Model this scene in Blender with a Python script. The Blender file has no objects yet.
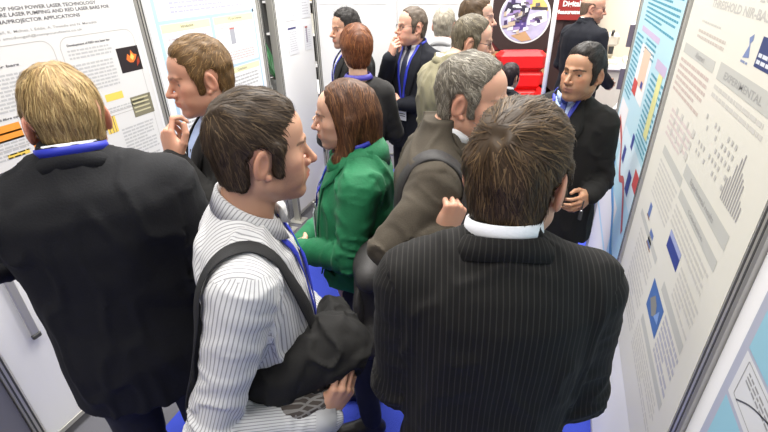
import bpy, math, random
import numpy as np
from mathutils import Vector, Matrix
from mathutils.bvhtree import BVHTree

sc = bpy.context.scene
COL = sc.collection
random.seed(7)
RNG = np.random.default_rng(11)
CAM_H = 1.95

# ------------------------------------------------------------------ camera
F_PX = 450.0
# camera axes in the world (the aisle runs along +Y, right wall at +X)
def camera_axes():
    c = np.array([384., 216.]); d = np.array([405., 1040.]) - c
    down = np.array([d[0], d[1], F_PX]); down /= np.linalg.norm(down)
    up = -down
    fh = np.array([0, 0, 1.]) - up * up[2]; fh /= np.linalg.norm(fh)
    rt = np.cross(fh, up)
    if rt[0] < 0: rt = -rt
    a = math.radians(20.7)
    Y = math.cos(a) * fh + math.sin(a) * rt
    X = math.cos(a) * rt - math.sin(a) * fh
    return X, Y, up
_X, _Y, _U = camera_axes()
cam = bpy.data.cameras.new('camera'); camo = bpy.data.objects.new('camera', cam); COL.objects.link(camo)
right = Vector((_X[0], _Y[0], _U[0])); upv = -Vector((_X[1], _Y[1], _U[1])); back = -Vector((_X[2], _Y[2], _U[2]))
M = Matrix((right, upv, back)).transposed().to_4x4()
M.translation = Vector((0, 0, CAM_H))
camo.matrix_world = M
cam.sensor_width = 36.0; cam.lens = 36.0 * F_PX / 768.0; cam.clip_start = 0.02
sc.camera = camo

# ------------------------------------------------------------------ light
world = bpy.data.worlds.new('hall_air'); sc.world = world; world.use_nodes = True
bg = world.node_tree.nodes['Background']
bg.inputs['Color'].default_value = (0.93, 0.96, 1.0, 1); bg.inputs['Strength'].default_value = 0.14
def area(name, loc, size, power, col=(1, 0.97, 0.92), rot=(0, 0, 0)):
    l = bpy.data.lights.new(name, 'AREA'); l.shape = 'RECTANGLE'; l.size = size[0]; l.size_y = size[1]
    l.energy = power; l.color = col
    o = bpy.data.objects.new(name, l); COL.objects.link(o); o.location = loc; o.rotation_euler = rot
    return o
for ix, iy, p in ((-0.9, 0.2, 78), (-0.9, 2.2, 185), (-1.0, 4.6, 190), (1.6, 4.4, 170), (-3.6, 3.0, 110), (2.6, 1.2, 90), (0.3, 7.0, 190), (-0.6, -1.6, 70)):
    area('hall_light', (ix, iy, 4.6), (1.3, 1.3), p)
sc.view_settings.view_transform = 'Standard'
sc.view_settings.look = 'None'
sc.view_settings.gamma = 1.0
sc.view_settings.use_curve_mapping = False
sc.view_settings.exposure = 0.12

# ------------------------------------------------------------------ materials
def _mat(name):
    m = bpy.data.materials.new(name); m.use_nodes = True
    n = m.node_tree.nodes; b = n['Principled BSDF']
    return m, m.node_tree, b
def plain(name, col, rough=0.5, metal=0.0, bump=0.0, bscale=60.0, var=0.0, sheen=0.0, spec=0.5):
    m, t, b = _mat(name)
    b.inputs['Base Color'].default_value = (*col, 1); b.inputs['Roughness'].default_value = rough
    b.inputs['Metallic'].default_value = metal; b.inputs['Specular IOR Level'].default_value = spec
    if sheen: b.inputs['Sheen Weight'].default_value = sheen; b.inputs['Sheen Roughness'].default_value = 0.5
    if bump or var:
        tc = t.nodes.new('ShaderNodeTexCoord'); nz = t.nodes.new('ShaderNodeTexNoise')
        nz.inputs['Scale'].default_value = bscale; nz.inputs['Detail'].default_value = 3
        t.links.new(tc.outputs['Object'], nz.inputs['Vector'])
        if bump:
            bp = t.nodes.new('ShaderNodeBump'); bp.inputs['Strength'].default_value = bump; bp.inputs['Distance'].default_value = 0.004
            t.links.new(nz.outputs['Fac'], bp.inputs['Height']); t.links.new(bp.outputs['Normal'], b.inputs['Normal'])
        if var:
            mx = t.nodes.new('ShaderNodeMix'); mx.data_type = 'RGBA'
            mx.inputs[6].default_value = (*[c * (1 - var) for c in col], 1); mx.inputs[7].default_value = (*[min(1, c * (1 + var)) for c in col], 1)
            t.links.new(nz.outputs['Fac'], mx.inputs[0]); t.links.new(mx.outputs[2], b.inputs['Base Color'])
    return m
def striped(name, base, line, period, width, rough=0.85, check=0.0, sheen=0.0):
    """thin woven stripes along V of the cloth's own unwrapped coordinates (metres)"""
    m, t, b = _mat(name); N = t.nodes; L = t.links
    uv = N.new('ShaderNodeUVMap'); sp = N.new('ShaderNodeSeparateXYZ'); L.new(uv.outputs[0], sp.inputs[0])
    def stripe(out):
        a = N.new('ShaderNodeMath'); a.operation = 'DIVIDE'; a.inputs[1].default_value = period; L.new(out, a.inputs[0])
        f = N.new('ShaderNodeMath'); f.operation = 'FRACT'; L.new(a.outputs[0], f.inputs[0])
        c = N.new('ShaderNodeMath'); c.operation = 'LESS_THAN'; c.inputs[1].default_value = width; L.new(f.outputs[0], c.inputs[0])
        return c.outputs[0]
    s = stripe(sp.outputs[0])
    if check:
        s2 = stripe(sp.outputs[1]); mxx = N.new('ShaderNodeMath'); mxx.operation = 'MAXIMUM'; L.new(s, mxx.inputs[0]); L.new(s2, mxx.inputs[1]); s = mxx.outputs[0]
    mx = N.new('ShaderNodeMix'); mx.data_type = 'RGBA'
    mx.inputs[6].default_value = (*base, 1); mx.inputs[7].default_value = (*line, 1)
    L.new(s, mx.inputs[0]); L.new(mx.outputs[2], b.inputs['Base Color'])
    b.inputs['Roughness'].default_value = rough; b.inputs['Specular IOR Level'].default_value = 0.25
    if sheen: b.inputs['Sheen Weight'].default_value = sheen
    return m
def attr_mat(name, rough, sss=0.0, spec=0.5, var=0.0):
    m, t, b = _mat(name); at = t.nodes.new('ShaderNodeAttribute'); at.attribute_name = 'Col'
    t.links.new(at.outputs['Color'], b.inputs['Base Color'])
    b.inputs['Roughness'].default_value = rough; b.inputs['Specular IOR Level'].default_value = spec
    if sss:
        b.inputs['Subsurface Weight'].default_value = sss; b.inputs['Subsurface Radius'].default_value = (0.012, 0.004, 0.002)
        b.inputs['Subsurface Scale'].default_value = 0.6
    return m
SKIN = attr_mat('skin', 0.48, 0.12, 0.45)
HAIR = attr_mat('hair_strands', 0.55, 0, 0.3)
INK = attr_mat('printed_ink', 0.55, 0, 0.3)
MAT = {}
def mat(key, *a, **k):
    if key not in MAT: MAT[key] = plain(key, *a, **k)
    return MAT[key]
WHITE_SHIRT = plain('white_shirt_cotton', (0.82, 0.83, 0.86), 0.85, bump=0.1, bscale=300)
BLUE_SHIRT = plain('pale_blue_shirt_cotton', (0.46, 0.58, 0.86), 0.85, bump=0.1, bscale=300)
LANYARD = plain('blue_lanyard_ribbon', (0.022, 0.035, 0.42), 0.5)
LANYARD_D = plain('violet_blue_lanyard_ribbon', (0.05, 0.04, 0.33), 0.5)
BLACK_CLOTH = plain('black_suit_wool', (0.0075, 0.0078, 0.0095), 0.8, bump=0.25, bscale=220, var=0.25, sheen=0.02, spec=.25)
TROUSER = plain('black_trouser_wool', (0.009, 0.009, 0.013), 0.85, bump=0.2, bscale=200, sheen=0.04)
SHOE = plain('black_shoe_leather', (0.012, 0.011, 0.010), 0.35)
ALU = plain('brushed_aluminium', (0.52, 0.51, 0.47), 0.38, 0.55)
DARKLINE = plain('dark_gasket', (0.05, 0.05, 0.048), 0.6)
PANEL_WHITE = plain('white_loop_panel', (0.78, 0.78, 0.78), 0.75, bump=0.06, bscale=150)

# ------------------------------------------------------------------ mesh helpers
def mk(name, V, Q, mats, parent=None, uv=None, col=None, smooth=True, T=None, mi=None):
    V = np.asarray(V, np.float32).reshape(-1, 3)
    me = bpy.data.meshes.new(name)
    if isinstance(Q, np.ndarray):
        tot = np.full(len(Q), Q.shape[1], np.int32); loops = Q.reshape(-1).astype(np.int32)
    else:
        tot = np.array([len(q) for q in Q], np.int32); loops = np.array([i for q in Q for i in q], np.int32)
    if T is not None and len(T):
        T = np.asarray(T); tot = np.concatenate([tot, np.full(len(T), T.shape[1], np.int32)]); loops = np.concatenate([loops, T.reshape(-1).astype(np.int32)])
    me.vertices.add(len(V)); me.vertices.foreach_set('co', V.reshape(-1))
    me.loops.add(len(loops)); me.loops.foreach_set('vertex_index', loops)
    me.polygons.add(len(tot))
    st = np.zeros(len(tot), np.int32); st[1:] = np.cumsum(tot)[:-1]
    me.polygons.foreach_set('loop_start', st)
    me.polygons.foreach_set('loop_total', tot)
    me.polygons.foreach_set('use_smooth', np.full(len(tot), smooth, bool))
    if mi is not None: me.polygons.foreach_set('material_index', np.asarray(mi, np.int32))
    for m in (mats if isinstance(mats, (list, tuple)) else [mats]): me.materials.append(m)
    me.update(calc_edges=True)
    if uv is not None:
        l = me.uv_layers.new(name='UVMap'); l.data.foreach_set('uv', np.asarray(uv, np.float32).reshape(-1))
    if col is not None:
        c = np.ones((len(V), 4), np.float32); c[:, :3] = col
        a = me.color_attributes.new('Col', 'FLOAT_COLOR', 'POINT'); a.data.foreach_set('color', c.reshape(-1))
    me.validate()
    o = bpy.data.objects.new(name, me); COL.objects.link(o)
    if parent is not None: o.parent = parent
    return o
def tag(o, label, cat, group=None, kind=None):
    if label: o['label'] = label
    if cat: o['category'] = cat
    if group: o['group'] = group
    if kind: o['kind'] = kind
    return o
def empty(name, loc=(0, 0, 0), rz=0.0, parent=None):
    o = bpy.data.objects.new(name, None); COL.objects.link(o); o.location = loc; o.rotation_euler = (0, 0, rz)
    if parent: o.parent = parent
    return o
class MB:
    """collects boxes, tubes and lofts into one mesh"""
    def __init__(s): s.V = []; s.F = []; s.C = []; s.n = 0
    def add(s, V, F, col=None):
        V = [tuple(v) for v in V]
        s.V += V; s.F += [tuple(i + s.n for i in f) for f in F]; s.n += len(V)
        s.C += [col if col is not None else (1, 1, 1)] * len(V); return s
    def box(s, lo, hi, col=None, bev=0.0):
        x0, y0, z0 = lo; x1, y1, z1 = hi
        if bev <= 0:
            V = [(x0, y0, z0), (x1, y0, z0), (x1, y1, z0), (x0, y1, z0), (x0, y0, z1), (x1, y0, z1), (x1, y1, z1), (x0, y1, z1)]
            return s.add(V, [(0, 3, 2, 1), (4, 5, 6, 7), (0, 1, 5, 4), (1, 2, 6, 5), (2, 3, 7, 6), (3, 0, 4, 7)], col)
        b = bev; rings = []
        for z, i in ((z0, b), (z0 + b, 0), (z1 - b, 0), (z1, b)):
            xa, xb, ya, yb = x0 + i, x1 - i, y0 + i, y1 - i
            rings.append([(xa + b, ya, z), (xb - b, ya, z), (xb, ya + b, z), (xb, yb - b, z), (xb - b, yb, z), (xa + b, yb, z), (xa, yb - b, z), (xa, ya + b, z)])
        return s.loft(rings, True, True, col)
    def loft(s, rings, closed=True, caps=True, col=None):
        m = len(rings[0]); V = [p for r in rings for p in r]; F = []
        for i in range(len(rings) - 1):
            for j in range(m if closed else m - 1):
                a = i * m + j; b = i * m + (j + 1) % m
                F.append((a, b, b + m, a + m))
        if caps and closed:
            F.append(tuple(range(m))[::-1]); F.append(tuple((len(rings) - 1) * m + j for j in range(m)))
        return s.add(V, F, col)
    def tube(s, pts, r, seg=8, col=None, caps=True):
        pts = [Vector(p) for p in pts]; rs = r if isinstance(r, (list, tuple)) else [r] * len(pts)
        rings = []; prev = None
        for i, p in enumerate(pts):
            t = (pts[min(i + 1, len(pts) - 1)] - pts[max(i - 1, 0)]).normalized()
            n = prev if prev is not None else (Vector((0, 0, 1)) if abs(t.z) < 0.9 else Vector((1, 0, 0)))
            n = (n - t * n.dot(t)).normalized(); prev = n; b = t.cross(n)
            rings.append([tuple(p + (n * math.cos(a) + b * math.sin(a)) * rs[i]) for a in [2 * math.pi * k / seg for k in range(seg)]])
        return s.loft(rings, True, caps, col)
    def ball(s, c, r, seg=12, rg=8, col=None):
        r = r if isinstance(r, (tuple, list)) else (r, r, r)
        rings = [[(c[0] + r[0] * math.sin(t) * math.cos(a), c[1] + r[1] * math.sin(t) * math.sin(a), c[2] - r[2] * math.cos(t)) for a in [2 * math.pi * k / seg for k in range(seg)]] for t in [max(0.02, math.pi * i / rg) if i < rg else math.pi - 0.02 for i in range(rg + 1)]]
        return s.loft(rings, True, True, col)
    def lathe(s, prof, c=(0, 0, 0), seg=24, col=None):
        return s.loft([[(c[0] + r * math.cos(a), c[1] + r * math.sin(a), c[2] + z) for a in [2 * math.pi * k / seg for k in range(seg)]] for r, z in prof], True, True, col)
    def obj(s, name, m, parent=None, smooth=False):
        return mk(name, s.V, s.F, m, parent, col=np.array(s.C, np.float32), smooth=smooth)
def box(name, lo, hi, m, parent=None, bev=0.0):
    return MB().box(lo, hi, bev=bev).obj(name, m, parent)

# ------------------------------------------------------------------ distance fields -> one continuous surface
_T = np.random.default_rng(3).random((32, 32, 32)).astype(np.float32)
def vnoise(x, y, z):
    xi = np.floor(x).astype(int); yi = np.floor(y).astype(int); zi = np.floor(z).astype(int)
    fx, fy, fz = x - xi, y - yi, z - zi
    fx = fx * fx * (3 - 2 * fx); fy = fy * fy * (3 - 2 * fy); fz = fz * fz * (3 - 2 * fz)
    r = 0
    for a in (0, 1):
        for b in (0, 1):
            for c in (0, 1):
                w = (fx if a else 1 - fx) * (fy if b else 1 - fy) * (fz if c else 1 - fz)
                r = r + w * _T[(xi + a) & 31, (yi + b) & 31, (zi + c) & 31]
    return r
def cone(a, b, ra, rb=None):
    a = np.array(a, float); b = np.array(b, float); rb = ra if rb is None else rb
    ab = b - a; L2 = ab @ ab + 1e-12; m = max(ra, rb)
    def fn(x, y, z):
        px, py, pz = x - a[0], y - a[1], z - a[2]
        t = np.clip((px * ab[0] + py * ab[1] + pz * ab[2]) / L2, 0, 1)
        return np.sqrt((px - t * ab[0]) ** 2 + (py - t * ab[1]) ** 2 + (pz - t * ab[2]) ** 2) - (ra + (rb - ra) * t)
    return fn, np.minimum(a - ra, b - rb), np.maximum(a + ra, b + rb)
def sph(c, r): return cone(c, c, r)
def ell(c, r, R=None):
    c = np.array(c, float); r = np.array(r, float); R = np.eye(3) if R is None else np.array(R)
    def fn(x, y, z):
        px, py, pz = x - c[0], y - c[1], z - c[2]
        q = [(px * R[0, i] + py * R[1, i] + pz * R[2, i]) for i in range(3)]
        k0 = np.sqrt(sum((q[i] / r[i]) ** 2 for i in range(3))); k1 = np.sqrt(sum((q[i] / r[i] ** 2) ** 2 for i in range(3))) + 1e-9
        return k0 * (k0 - 1) / k1
    m = np.sqrt(((R * r) ** 2).sum(1))
    return fn, c - m, c + m
def rotm(rx=0, ry=0, rz=0):
    return np.array((Matrix.Rotation(math.radians(rz), 3, 'Z') @ Matrix.Rotation(math.radians(rx), 3, 'X') @ Matrix.Rotation(math.radians(ry), 3, 'Y')))
class Field:
    def __init__(s, lo, hi, h):
        s.h = h; s.ax = [np.arange(lo[i], hi[i] + h, h, dtype=np.float32) for i in range(3)]
        s.D = np.full([len(a) for a in s.ax], 0.08, np.float32); s.L = np.zeros(s.D.shape, np.int8)
    def sl(s, lo, hi, pad):
        r = []
        for i in range(3):
            a = np.searchsorted(s.ax[i], lo[i] - pad); b = np.searchsorted(s.ax[i], hi[i] + pad); r.append(slice(a, b))
        return tuple(r)
    def grid(s, sl):
        return s.ax[0][sl[0]][:, None, None], s.ax[1][sl[1]][None, :, None], s.ax[2][sl[2]][None, None, :]
    def add(s, prim, k=0.01, lab=None):
        fn, lo, hi = prim; sl = s.sl(lo, hi, k + 4 * s.h)
        if any(q.stop <= q.start for q in sl): return s
        d = fn(*s.grid(sl)).astype(np.float32); A = s.D[sl]
        if lab is not None: s.L[sl] = np.where(d < A, lab, s.L[sl])
        if k > 0:
            h = np.clip(0.5 + 0.5 * (A - d) / k, 0, 1); s.D[sl] = A + (d - A) * h - k * h * (1 - h)
        else: s.D[sl] = np.minimum(A, d)
        return s
    def sub(s, prim, k=0.005):
        fn, lo, hi = prim; sl = s.sl(lo, hi, k + 3 * s.h)
        if any(q.stop <= q.start for q in sl): return s
        d = fn(*s.grid(sl)).astype(np.float32); A = s.D[sl]
        h = np.clip(0.5 - 0.5 * (A + d) / k, 0, 1); s.D[sl] = A + (-d - A) * h + k * h * (1 - h)
        return s
    def disp(s, fn, band=0.03):
        """offset the surface by fn(x,y,z,label) near it"""
        I = np.nonzero(np.abs(s.D) < band)
        s.D[I] += fn(s.ax[0][I[0]].astype(np.float64), s.ax[1][I[1]].astype(np.float64), s.ax[2][I[2]].astype(np.float64), s.L[I]).astype(np.float32)
        return s
    def mesh(s):
        D = s.D.copy()
        for i in range(3):
            ix = [slice(None)] * 3
            for e in (0, -1): ix[i] = e; D[tuple(ix)] = np.maximum(D[tuple(ix)], 1e-4)
        S = D < 0; nx, ny, nz = D.shape
        cs = [(i, j, k) for i in (0, 1) for j in (0, 1) for k in (0, 1)]
        cnt = sum(S[i:nx - 1 + i, j:ny - 1 + j, k:nz - 1 + k].astype(np.int8) for i, j, k in cs)
        C = np.argwhere((cnt > 0) & (cnt < 8)); ids = np.full((nx - 1, ny - 1, nz - 1), -1, np.int64); ids[tuple(C.T)] = np.arange(len(C))
        vals = np.stack([D[C[:, 0] + i, C[:, 1] + j, C[:, 2] + k] for i, j, k in cs], 1)
        P = np.zeros((len(C), 3)); W = np.zeros(len(C))
        for a in range(8):
            for b in range(a + 1, 8):
                ca, cb = np.array(cs[a]), np.array(cs[b])
                if np.abs(ca - cb).sum() != 1: continue
                va, vb = vals[:, a], vals[:, b]; x = (va < 0) != (vb < 0)
                t = np.where(x, va / np.where(x, va - vb, 1), 0)
                P += np.where(x[:, None], ca + t[:, None] * (cb - ca), 0); W += x
        P = P / W[:, None] + C
        V = np.stack([s.ax[i][0] + P[:, i] * s.h for i in range(3)], 1)
        Q = []
        for axis in range(3):
            sh = [slice(1, -1)] * 3; sh[axis] = slice(0, -1); sh2 = list(sh); sh2[axis] = slice(1, None)
            A, B = S[tuple(sh)], S[tuple(sh2)]
            E = np.argwhere(A != B); inside = A[tuple(E.T)]
            E = E + 1; E[:, axis] -= 1
            o1, o2 = [(1, 2), (2, 0), (0, 1)][axis]
            def cell(d1, d2):
                G = E.copy(); G[:, o1] -= d1; G[:, o2] -= d2; return ids[tuple(G.T)]
            q = np.stack([cell(1, 1), cell(0, 1), cell(0, 0), cell(1, 0)], 1)
            q[~inside] = q[~inside][:, ::-1]; Q.append(q)
        Q = np.concatenate(Q); Q = Q[(Q >= 0).all(1)]
        return V.astype(np.float32), Q, s.L[tuple(C.T)]
def xf(M, V): return np.asarray(V) @ np.array(M.to_3x3()).T + np.array(M.translation)
# ------------------------------------------------------------------ heads
def hm(pos, yaw=0, pitch=0, roll=0):
    """head frame -> body frame (face +Y, yaw positive turns to the person's right)"""
    return Matrix.Translation(pos) @ Matrix.Rotation(math.radians(-yaw), 4, 'Z') @ Matrix.Rotation(math.radians(pitch), 4, 'X') @ Matrix.Rotation(math.radians(roll), 4, 'Y')
def mirror(fn): return [fn(1), fn(-1)]
def head_mesh(M, nb, s, h):
    fem = s.get('fem', 0); jw = s.get('jaw', 1.0 - 0.12 * fem); nl = s.get('nose', 1.0); fat = s.get('fat', 0.0)
    n0 = np.array(M.inverted() @ Vector(nb))
    lo = np.minimum([-0.105, -0.13, -0.13], n0 - 0.085); hi = np.maximum([0.105, 0.145, 0.15], n0 + 0.085)
    F = Field(lo, hi, h)
    F.add(ell((0, -.0095, .038), (.0765, .0935, .088)), 0)
    F.add(ell((0, .028, -.015), (.0645, .066, .088)), .02)
    F.add(ell((0, .04, .052), (.062, .053, .052)), .02)
    nr = s.get('neck', .047 if fem else .057)
    F.add(cone((0, -.022, -.045), n0, nr, nr + .006), .025)
    for g in (1, -1):
        F.add(cone((g * .052 * jw, .0, -.052), (g * .018 * jw, .072, -.092), .016 + fat, .0155 + fat), .025)
        F.add(sph((g * .044, .058, -.012), .021), .02)
        F.add(sph((g * .034 * jw, .058, -.05), .025 + fat), .02)
        F.add(cone((g * .036, .082, .025), (0, .0925, .024), .0085 - .002 * fem, .008), .012)
    F.add(sph((0, .079 - .003 * fem, -.094), .017 - .002 * fem), .016)
    F.add(ell((0, .045, -.085), (.038, .035, .022)), .02)
    for g in (1, -1): F.sub(sph((g * .0325, .1015, .005), .0185), .014)
    F.add(cone((0, .0905, .016), (0, .108 + .009 * nl, -.026), .0062, .0098 - .0012 * fem), .011)
    F.add(cone((0, .108 + .008 * nl, -.027), (0, .094, -.037), .0085, .006), .006)
    for g in (1, -1): F.add(sph((g * .0125, .1, -.0295), .0085), .006)
    F.add(ell((0, .081, -.058), (.03, .021, .024)), .012); F.add(cone((0, .092, -.034), (0, .0935, -.052), .0085, .0065), .008)
    for g in (1, -1):
        F.add(cone((g * .023, .0885, -.0565), (g * .004, .1015, -.053), .0042, .0062), .004)
        F.add(cone((g * .02, .0885, -.0625), (0, .0995, -.0645), .0048, .0074), .004)
        F.sub(cone((g * .027, .094, -.0588), (0, .1095, -.0588), .0016, .002), .003)
        # eye lids with an almond opening
        F.add(sph((g * .0325, .070, .0055), .0138), .004)
        F.sub(ell((g * .0325, .084, .0045), (.0125, .016, .0040 - (.0016 if s.get('squint') else 0)), rotm(0, -4 * g, 0)), .002)
        # ears
        R = rotm(-12, 0, 0) @ rotm(0, 0, g * 22)
        F.add(ell((g * .078, -.012, .0), (.0068, .0185, .032), R), .004)
        F.add(sph((g * .073, .0, -.03), .0075), .006)
        F.sub(ell((g * .0855, -.0075, .002), (.0085, .0108, .021), R), .0035)
    F.sub(sph((0, .1085, -.0785), .009), .01)
    V, Q, L = F.mesh()
    x, y, z = V.T; base = np.array(s.get('skin', (.56, .33, .23))); C = np.tile(base, (len(V), 1))
    def blend(w, c):
        nonlocal C
        w = np.clip(w, 0, 1)[:, None]; C = C * (1 - w) + np.array(c) * w
    red = base * np.array([1.0, .82, .79])
    blend(.8 * np.exp(-(((np.abs(x) - .045) / .02) ** 2 + ((z + .018) / .02) ** 2)) * (y > .03), red)
    blend(.9 * np.exp(-((x / .016) ** 2 + ((z + .028) / .012) ** 2)) * (y > .09), red)
    blend(.7 * np.clip((np.abs(x) - .073) / .006, 0, 1) * (np.abs(z) < .045) * (y < .03), red)
    sb = s.get('stubble', 0)
    if sb:
        m = np.clip((-.028 - z + .25 * (np.abs(x) - .03).clip(0)) / .02, 0, 1) * np.clip((y - .005) / .03, 0, 1) * np.clip((.13 + z) / .02, 0, 1)
        blend(sb * m * (.75 + .5 * vnoise(x * 700, y * 700, z * 700)), s.get('beardcol', base * .32))
    lip = s.get('lip', base * np.array([.88, .5, .5]))
    dl = np.minimum(np.abs(z + .0545), np.abs(z + .0635))
    blend(np.clip((.006 - dl) / .003, 0, 1) * (y > .0895) * (np.abs(x) < .025) * .8, lip)
    bc = np.array(s.get('brow', (.08, .05, .03)))
    arch = .0235 + .006 * np.clip((np.abs(x) - .012) / .02, 0, 1) - .25 * np.clip(np.abs(x) - .036, 0, 1)
    blend(np.clip((.0042 - np.abs(z - arch)) / .0024, 0, 1) * (np.abs(x) > .010) * (np.abs(x) < .054) * (y > .05) * s.get('browk', .68), bc)
    out = [(V, Q, C)]
    gx, gz = s.get('gaze', (0, 0)); gd = np.array([gx, 1.0, gz]); gd /= np.linalg.norm(gd)
    nu, nv = 28, 18
    for g in (1, -1):
        c = np.array([g * .0325, .070, .0055]); u = np.arange(nu) * 2 * math.pi / nu; v = np.linspace(0, math.pi, nv)
        U, VV = np.meshgrid(u, v); d = np.stack([np.sin(VV) * np.cos(U), np.cos(VV), np.sin(VV) * np.sin(U)], -1)
        # pole of the ball points along the gaze, so iris and pupil are clean rings
        a = np.array([0, 1., 0]); w = np.cross(a, gd); sn = np.linalg.norm(w); cs = a @ gd
        if sn > 1e-6:
            w /= sn; K = np.array([[0, -w[2], w[1]], [w[2], 0, -w[0]], [-w[1], w[0], 0]]); Rg = np.eye(3) + sn * K + (1 - cs) * K @ K
        else: Rg = np.eye(3)
        P = c + .0122 * (d.reshape(-1, 3) @ Rg.T); ang = VV.reshape(-1)
        cc = np.where((ang < .2)[:, None], [[.006, .005, .005]], np.where((ang < .52)[:, None], [list(s.get('iris', (.06, .035, .02)))], [[.45, .41, .38]]))
        i = np.arange((nv - 1) * nu); q = np.stack([i, (i // nu) * nu + (i % nu + 1) % nu, (i // nu + 1) * nu + (i % nu + 1) % nu, i + nu], 1)
        out.append((P, q[:, ::-1], cc))
    return out

def poly_sdf(px, py, poly):
    """signed distance (inside negative) of points to a 2D polygon"""
    d = np.full(px.shape, 1e9); ins = np.zeros(px.shape, bool); n = len(poly)
    for i in range(n):
        (x0, y0), (x1, y1) = poly[i], poly[(i + 1) % n]; ex, ey = x1 - x0, y1 - y0
        t = np.clip(((px - x0) * ex + (py - y0) * ey) / (ex * ex + ey * ey + 1e-12), 0, 1)
        d = np.minimum(d, np.hypot(px - x0 - t * ex, py - y0 - t * ey))
        cr = (y0 > py) != (y1 > py)
        xi = x0 + (py - y0) * ex / (ey if abs(ey) > 1e-12 else 1e-12); ins ^= cr & (px < xi)
    return np.where(ins, -d, d)
SHORT = [(.068, .3), (.078, .094), (.07, .07), (.054, .052), (.047, .022), (.036, .012), (.034, -.032), (.006, -.036), (.009, .02), (-.004, .038), (-.026, .034), (-.036, .01), (-.034, -.03), (-.045, -.06), (-.3, -.07), (-.3, .3)]
RECEDE = [(.055, .3), (.066, .1), (.058, .078), (.044, .056), (.042, .022), (.034, .01), (.032, -.026), (.006, -.03), (.009, .02), (-.004, .038), (-.026, .034), (-.036, .01), (-.034, -.03), (-.045, -.06), (-.3, -.07), (-.3, .3)]
FRINGE = [(.0, .052), (.02, .04), (.02, -.015), (.006, -.02), (.004, .02), (-.012, .036), (-.03, .02), (-.034, -.03), (-.05, -.07), (-.3, -.08), (-.3, .045)]
def hair_mesh(s, h, nst):
    vol = s['vol']; F = Field((-.16, -.19, -.33 if s.get('long') else -.15), (.16, .15, .19), h)
    for k, pr in enumerate(vol): F.add(pr, s.get('k', .02) if k else 0)
    Yg, Zg = np.meshgrid(F.ax[1], F.ax[2], indexing='ij')
    pd = poly_sdf(Yg, Zg, s.get('poly', SHORT)).astype(np.float32)[None]
    k = .007; A = F.D; hh = np.clip(.5 - .5 * (pd - A) / k, 0, 1); F.D = np.where(True, pd + (A - pd) * hh + k * hh * (1 - hh), A).astype(np.float32)
    for pr in s.get('cut', ()): F.sub(pr, .01)
    rag = s.get('rag', .004)
    F.disp(lambda x, y, z, l: rag * (vnoise(x * 70, y * 45, z * 45) - .5) * 2)
    V, Q, L = F.mesh()
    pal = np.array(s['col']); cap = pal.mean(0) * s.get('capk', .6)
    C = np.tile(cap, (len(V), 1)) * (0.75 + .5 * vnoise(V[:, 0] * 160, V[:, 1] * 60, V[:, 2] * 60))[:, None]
    out = [(V, Q, C)]
    bv = BVHTree.FromPolygons(V.tolist(), Q.tolist())
    A, B, D = V[Q[:, 0]], V[Q[:, 1]], V[Q[:, 3]]
    ar = np.linalg.norm(np.cross(B - A, D - A), axis=1); pick = RNG.choice(len(Q), nst, p=ar / ar.sum())
    r1, r2 = RNG.random((2, nst, 1)); P = A[pick] + r1 * (B - A)[pick] + r2 * (D - A)[pick]
    seg = 4; ln = s.get('len', .035); wd = s.get('width', .0011); lift = s.get('lift', .0016); flow = s['flow']; messy = s.get('messy', .25)
    SV, SQ, SC = [], [], []; n = 0
    nd = len(pal)
    for i in range(nst):
        p = Vector(P[i]); jit = Vector(RNG.normal(0, messy, 3)); L_ = ln * RNG.uniform(.6, 1.25); li = lift * RNG.uniform(-.2, 1.6) * (3.2 if RNG.random() < s.get('stray', .1) else 1)
        q, nr, _, _ = bv.find_nearest(p); c = pal[RNG.integers(nd)] * RNG.uniform(.8, 1.2); pts = []
        cur = q - nr * .002
        for k in range(seg + 1):
            f = Vector(flow(np.array(cur))) + jit; f = f - nr * f.dot(nr)
            f = f.normalized() if f.length > 1e-6 else Vector((0, 0, -1))
            w = wd * (1.1 - (k / seg) ** 1.5)
            sd = f.cross(nr) * w
            pts += [tuple(cur - sd), tuple(cur + sd)]
            cur = cur + f * (L_ / seg); hit = bv.find_nearest(cur)
            if hit[0] is not None:
                nr = (nr + hit[1]).normalized()
                tgt = hit[0] + hit[1] * (li * ((k + 1) / seg) ** .8)
                cur = cur + (tgt - cur) * .75
        SV += pts; SC += [tuple(c)] * len(pts)
        SQ += [(n + 2 * k, n + 2 * k + 1, n + 2 * k + 3, n + 2 * k + 2) for k in range(seg)]; n += len(pts)
    out.append((np.array(SV), np.array(SQ), np.array(SC)))
    return out
def short_vol(top=.02, side=.008, back=.012, front=.0, nape=.066):
    return [ell((0, -.0095 - back / 2 + front / 2, .040), (.0765 + side, .0945 + back / 2 + front / 2, .088 + top)), ell((0, -.031, -.022), (nape, .064, .07)), ell((0, .02 + front, .075), (.06 + side, .06, .045 + top * .7)), cone((.0665, .02, .03), (.0625, .024, -.03), .014, .009), cone((-.0665, .02, .03), (-.0625, .024, -.03), .014, .009)]
def flow_short(whorl=(0, -.06, .11), fwd=.35, down=.35, side=0.0):
    w = np.array(whorl)
    def f(p):
        d = p - w; q = np.linalg.norm(d); d = d / (q + 1e-6) * min(1., q / .045)
        return d + np.array([side * max(0, p[2] - .06) * 10, fwd * max(0., min(1., (p[2] - .02) * 12)), -down * max(0., min(1., (.09 - p[2]) * 12))])
    return f
def flow_down(sweep=.25):
    return lambda p: np.array([0.15 * p[0] / .08, -sweep * (1 if p[2] > .07 else .3), -1.0 if p[2] < .1 else -.35]) + np.array([np.sign(p[0]) * (.9 if p[2] > .08 else 0), 0, 0])

def merge(chunks):
    V, Q, C, n = [], [], [], 0
    for v, q, c in chunks:
        V.append(np.asarray(v)); Q.append(np.asarray(q) + n); C.append(np.asarray(c)); n += len(v)
    return np.concatenate(V), np.concatenate(Q), np.concatenate(C)

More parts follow.
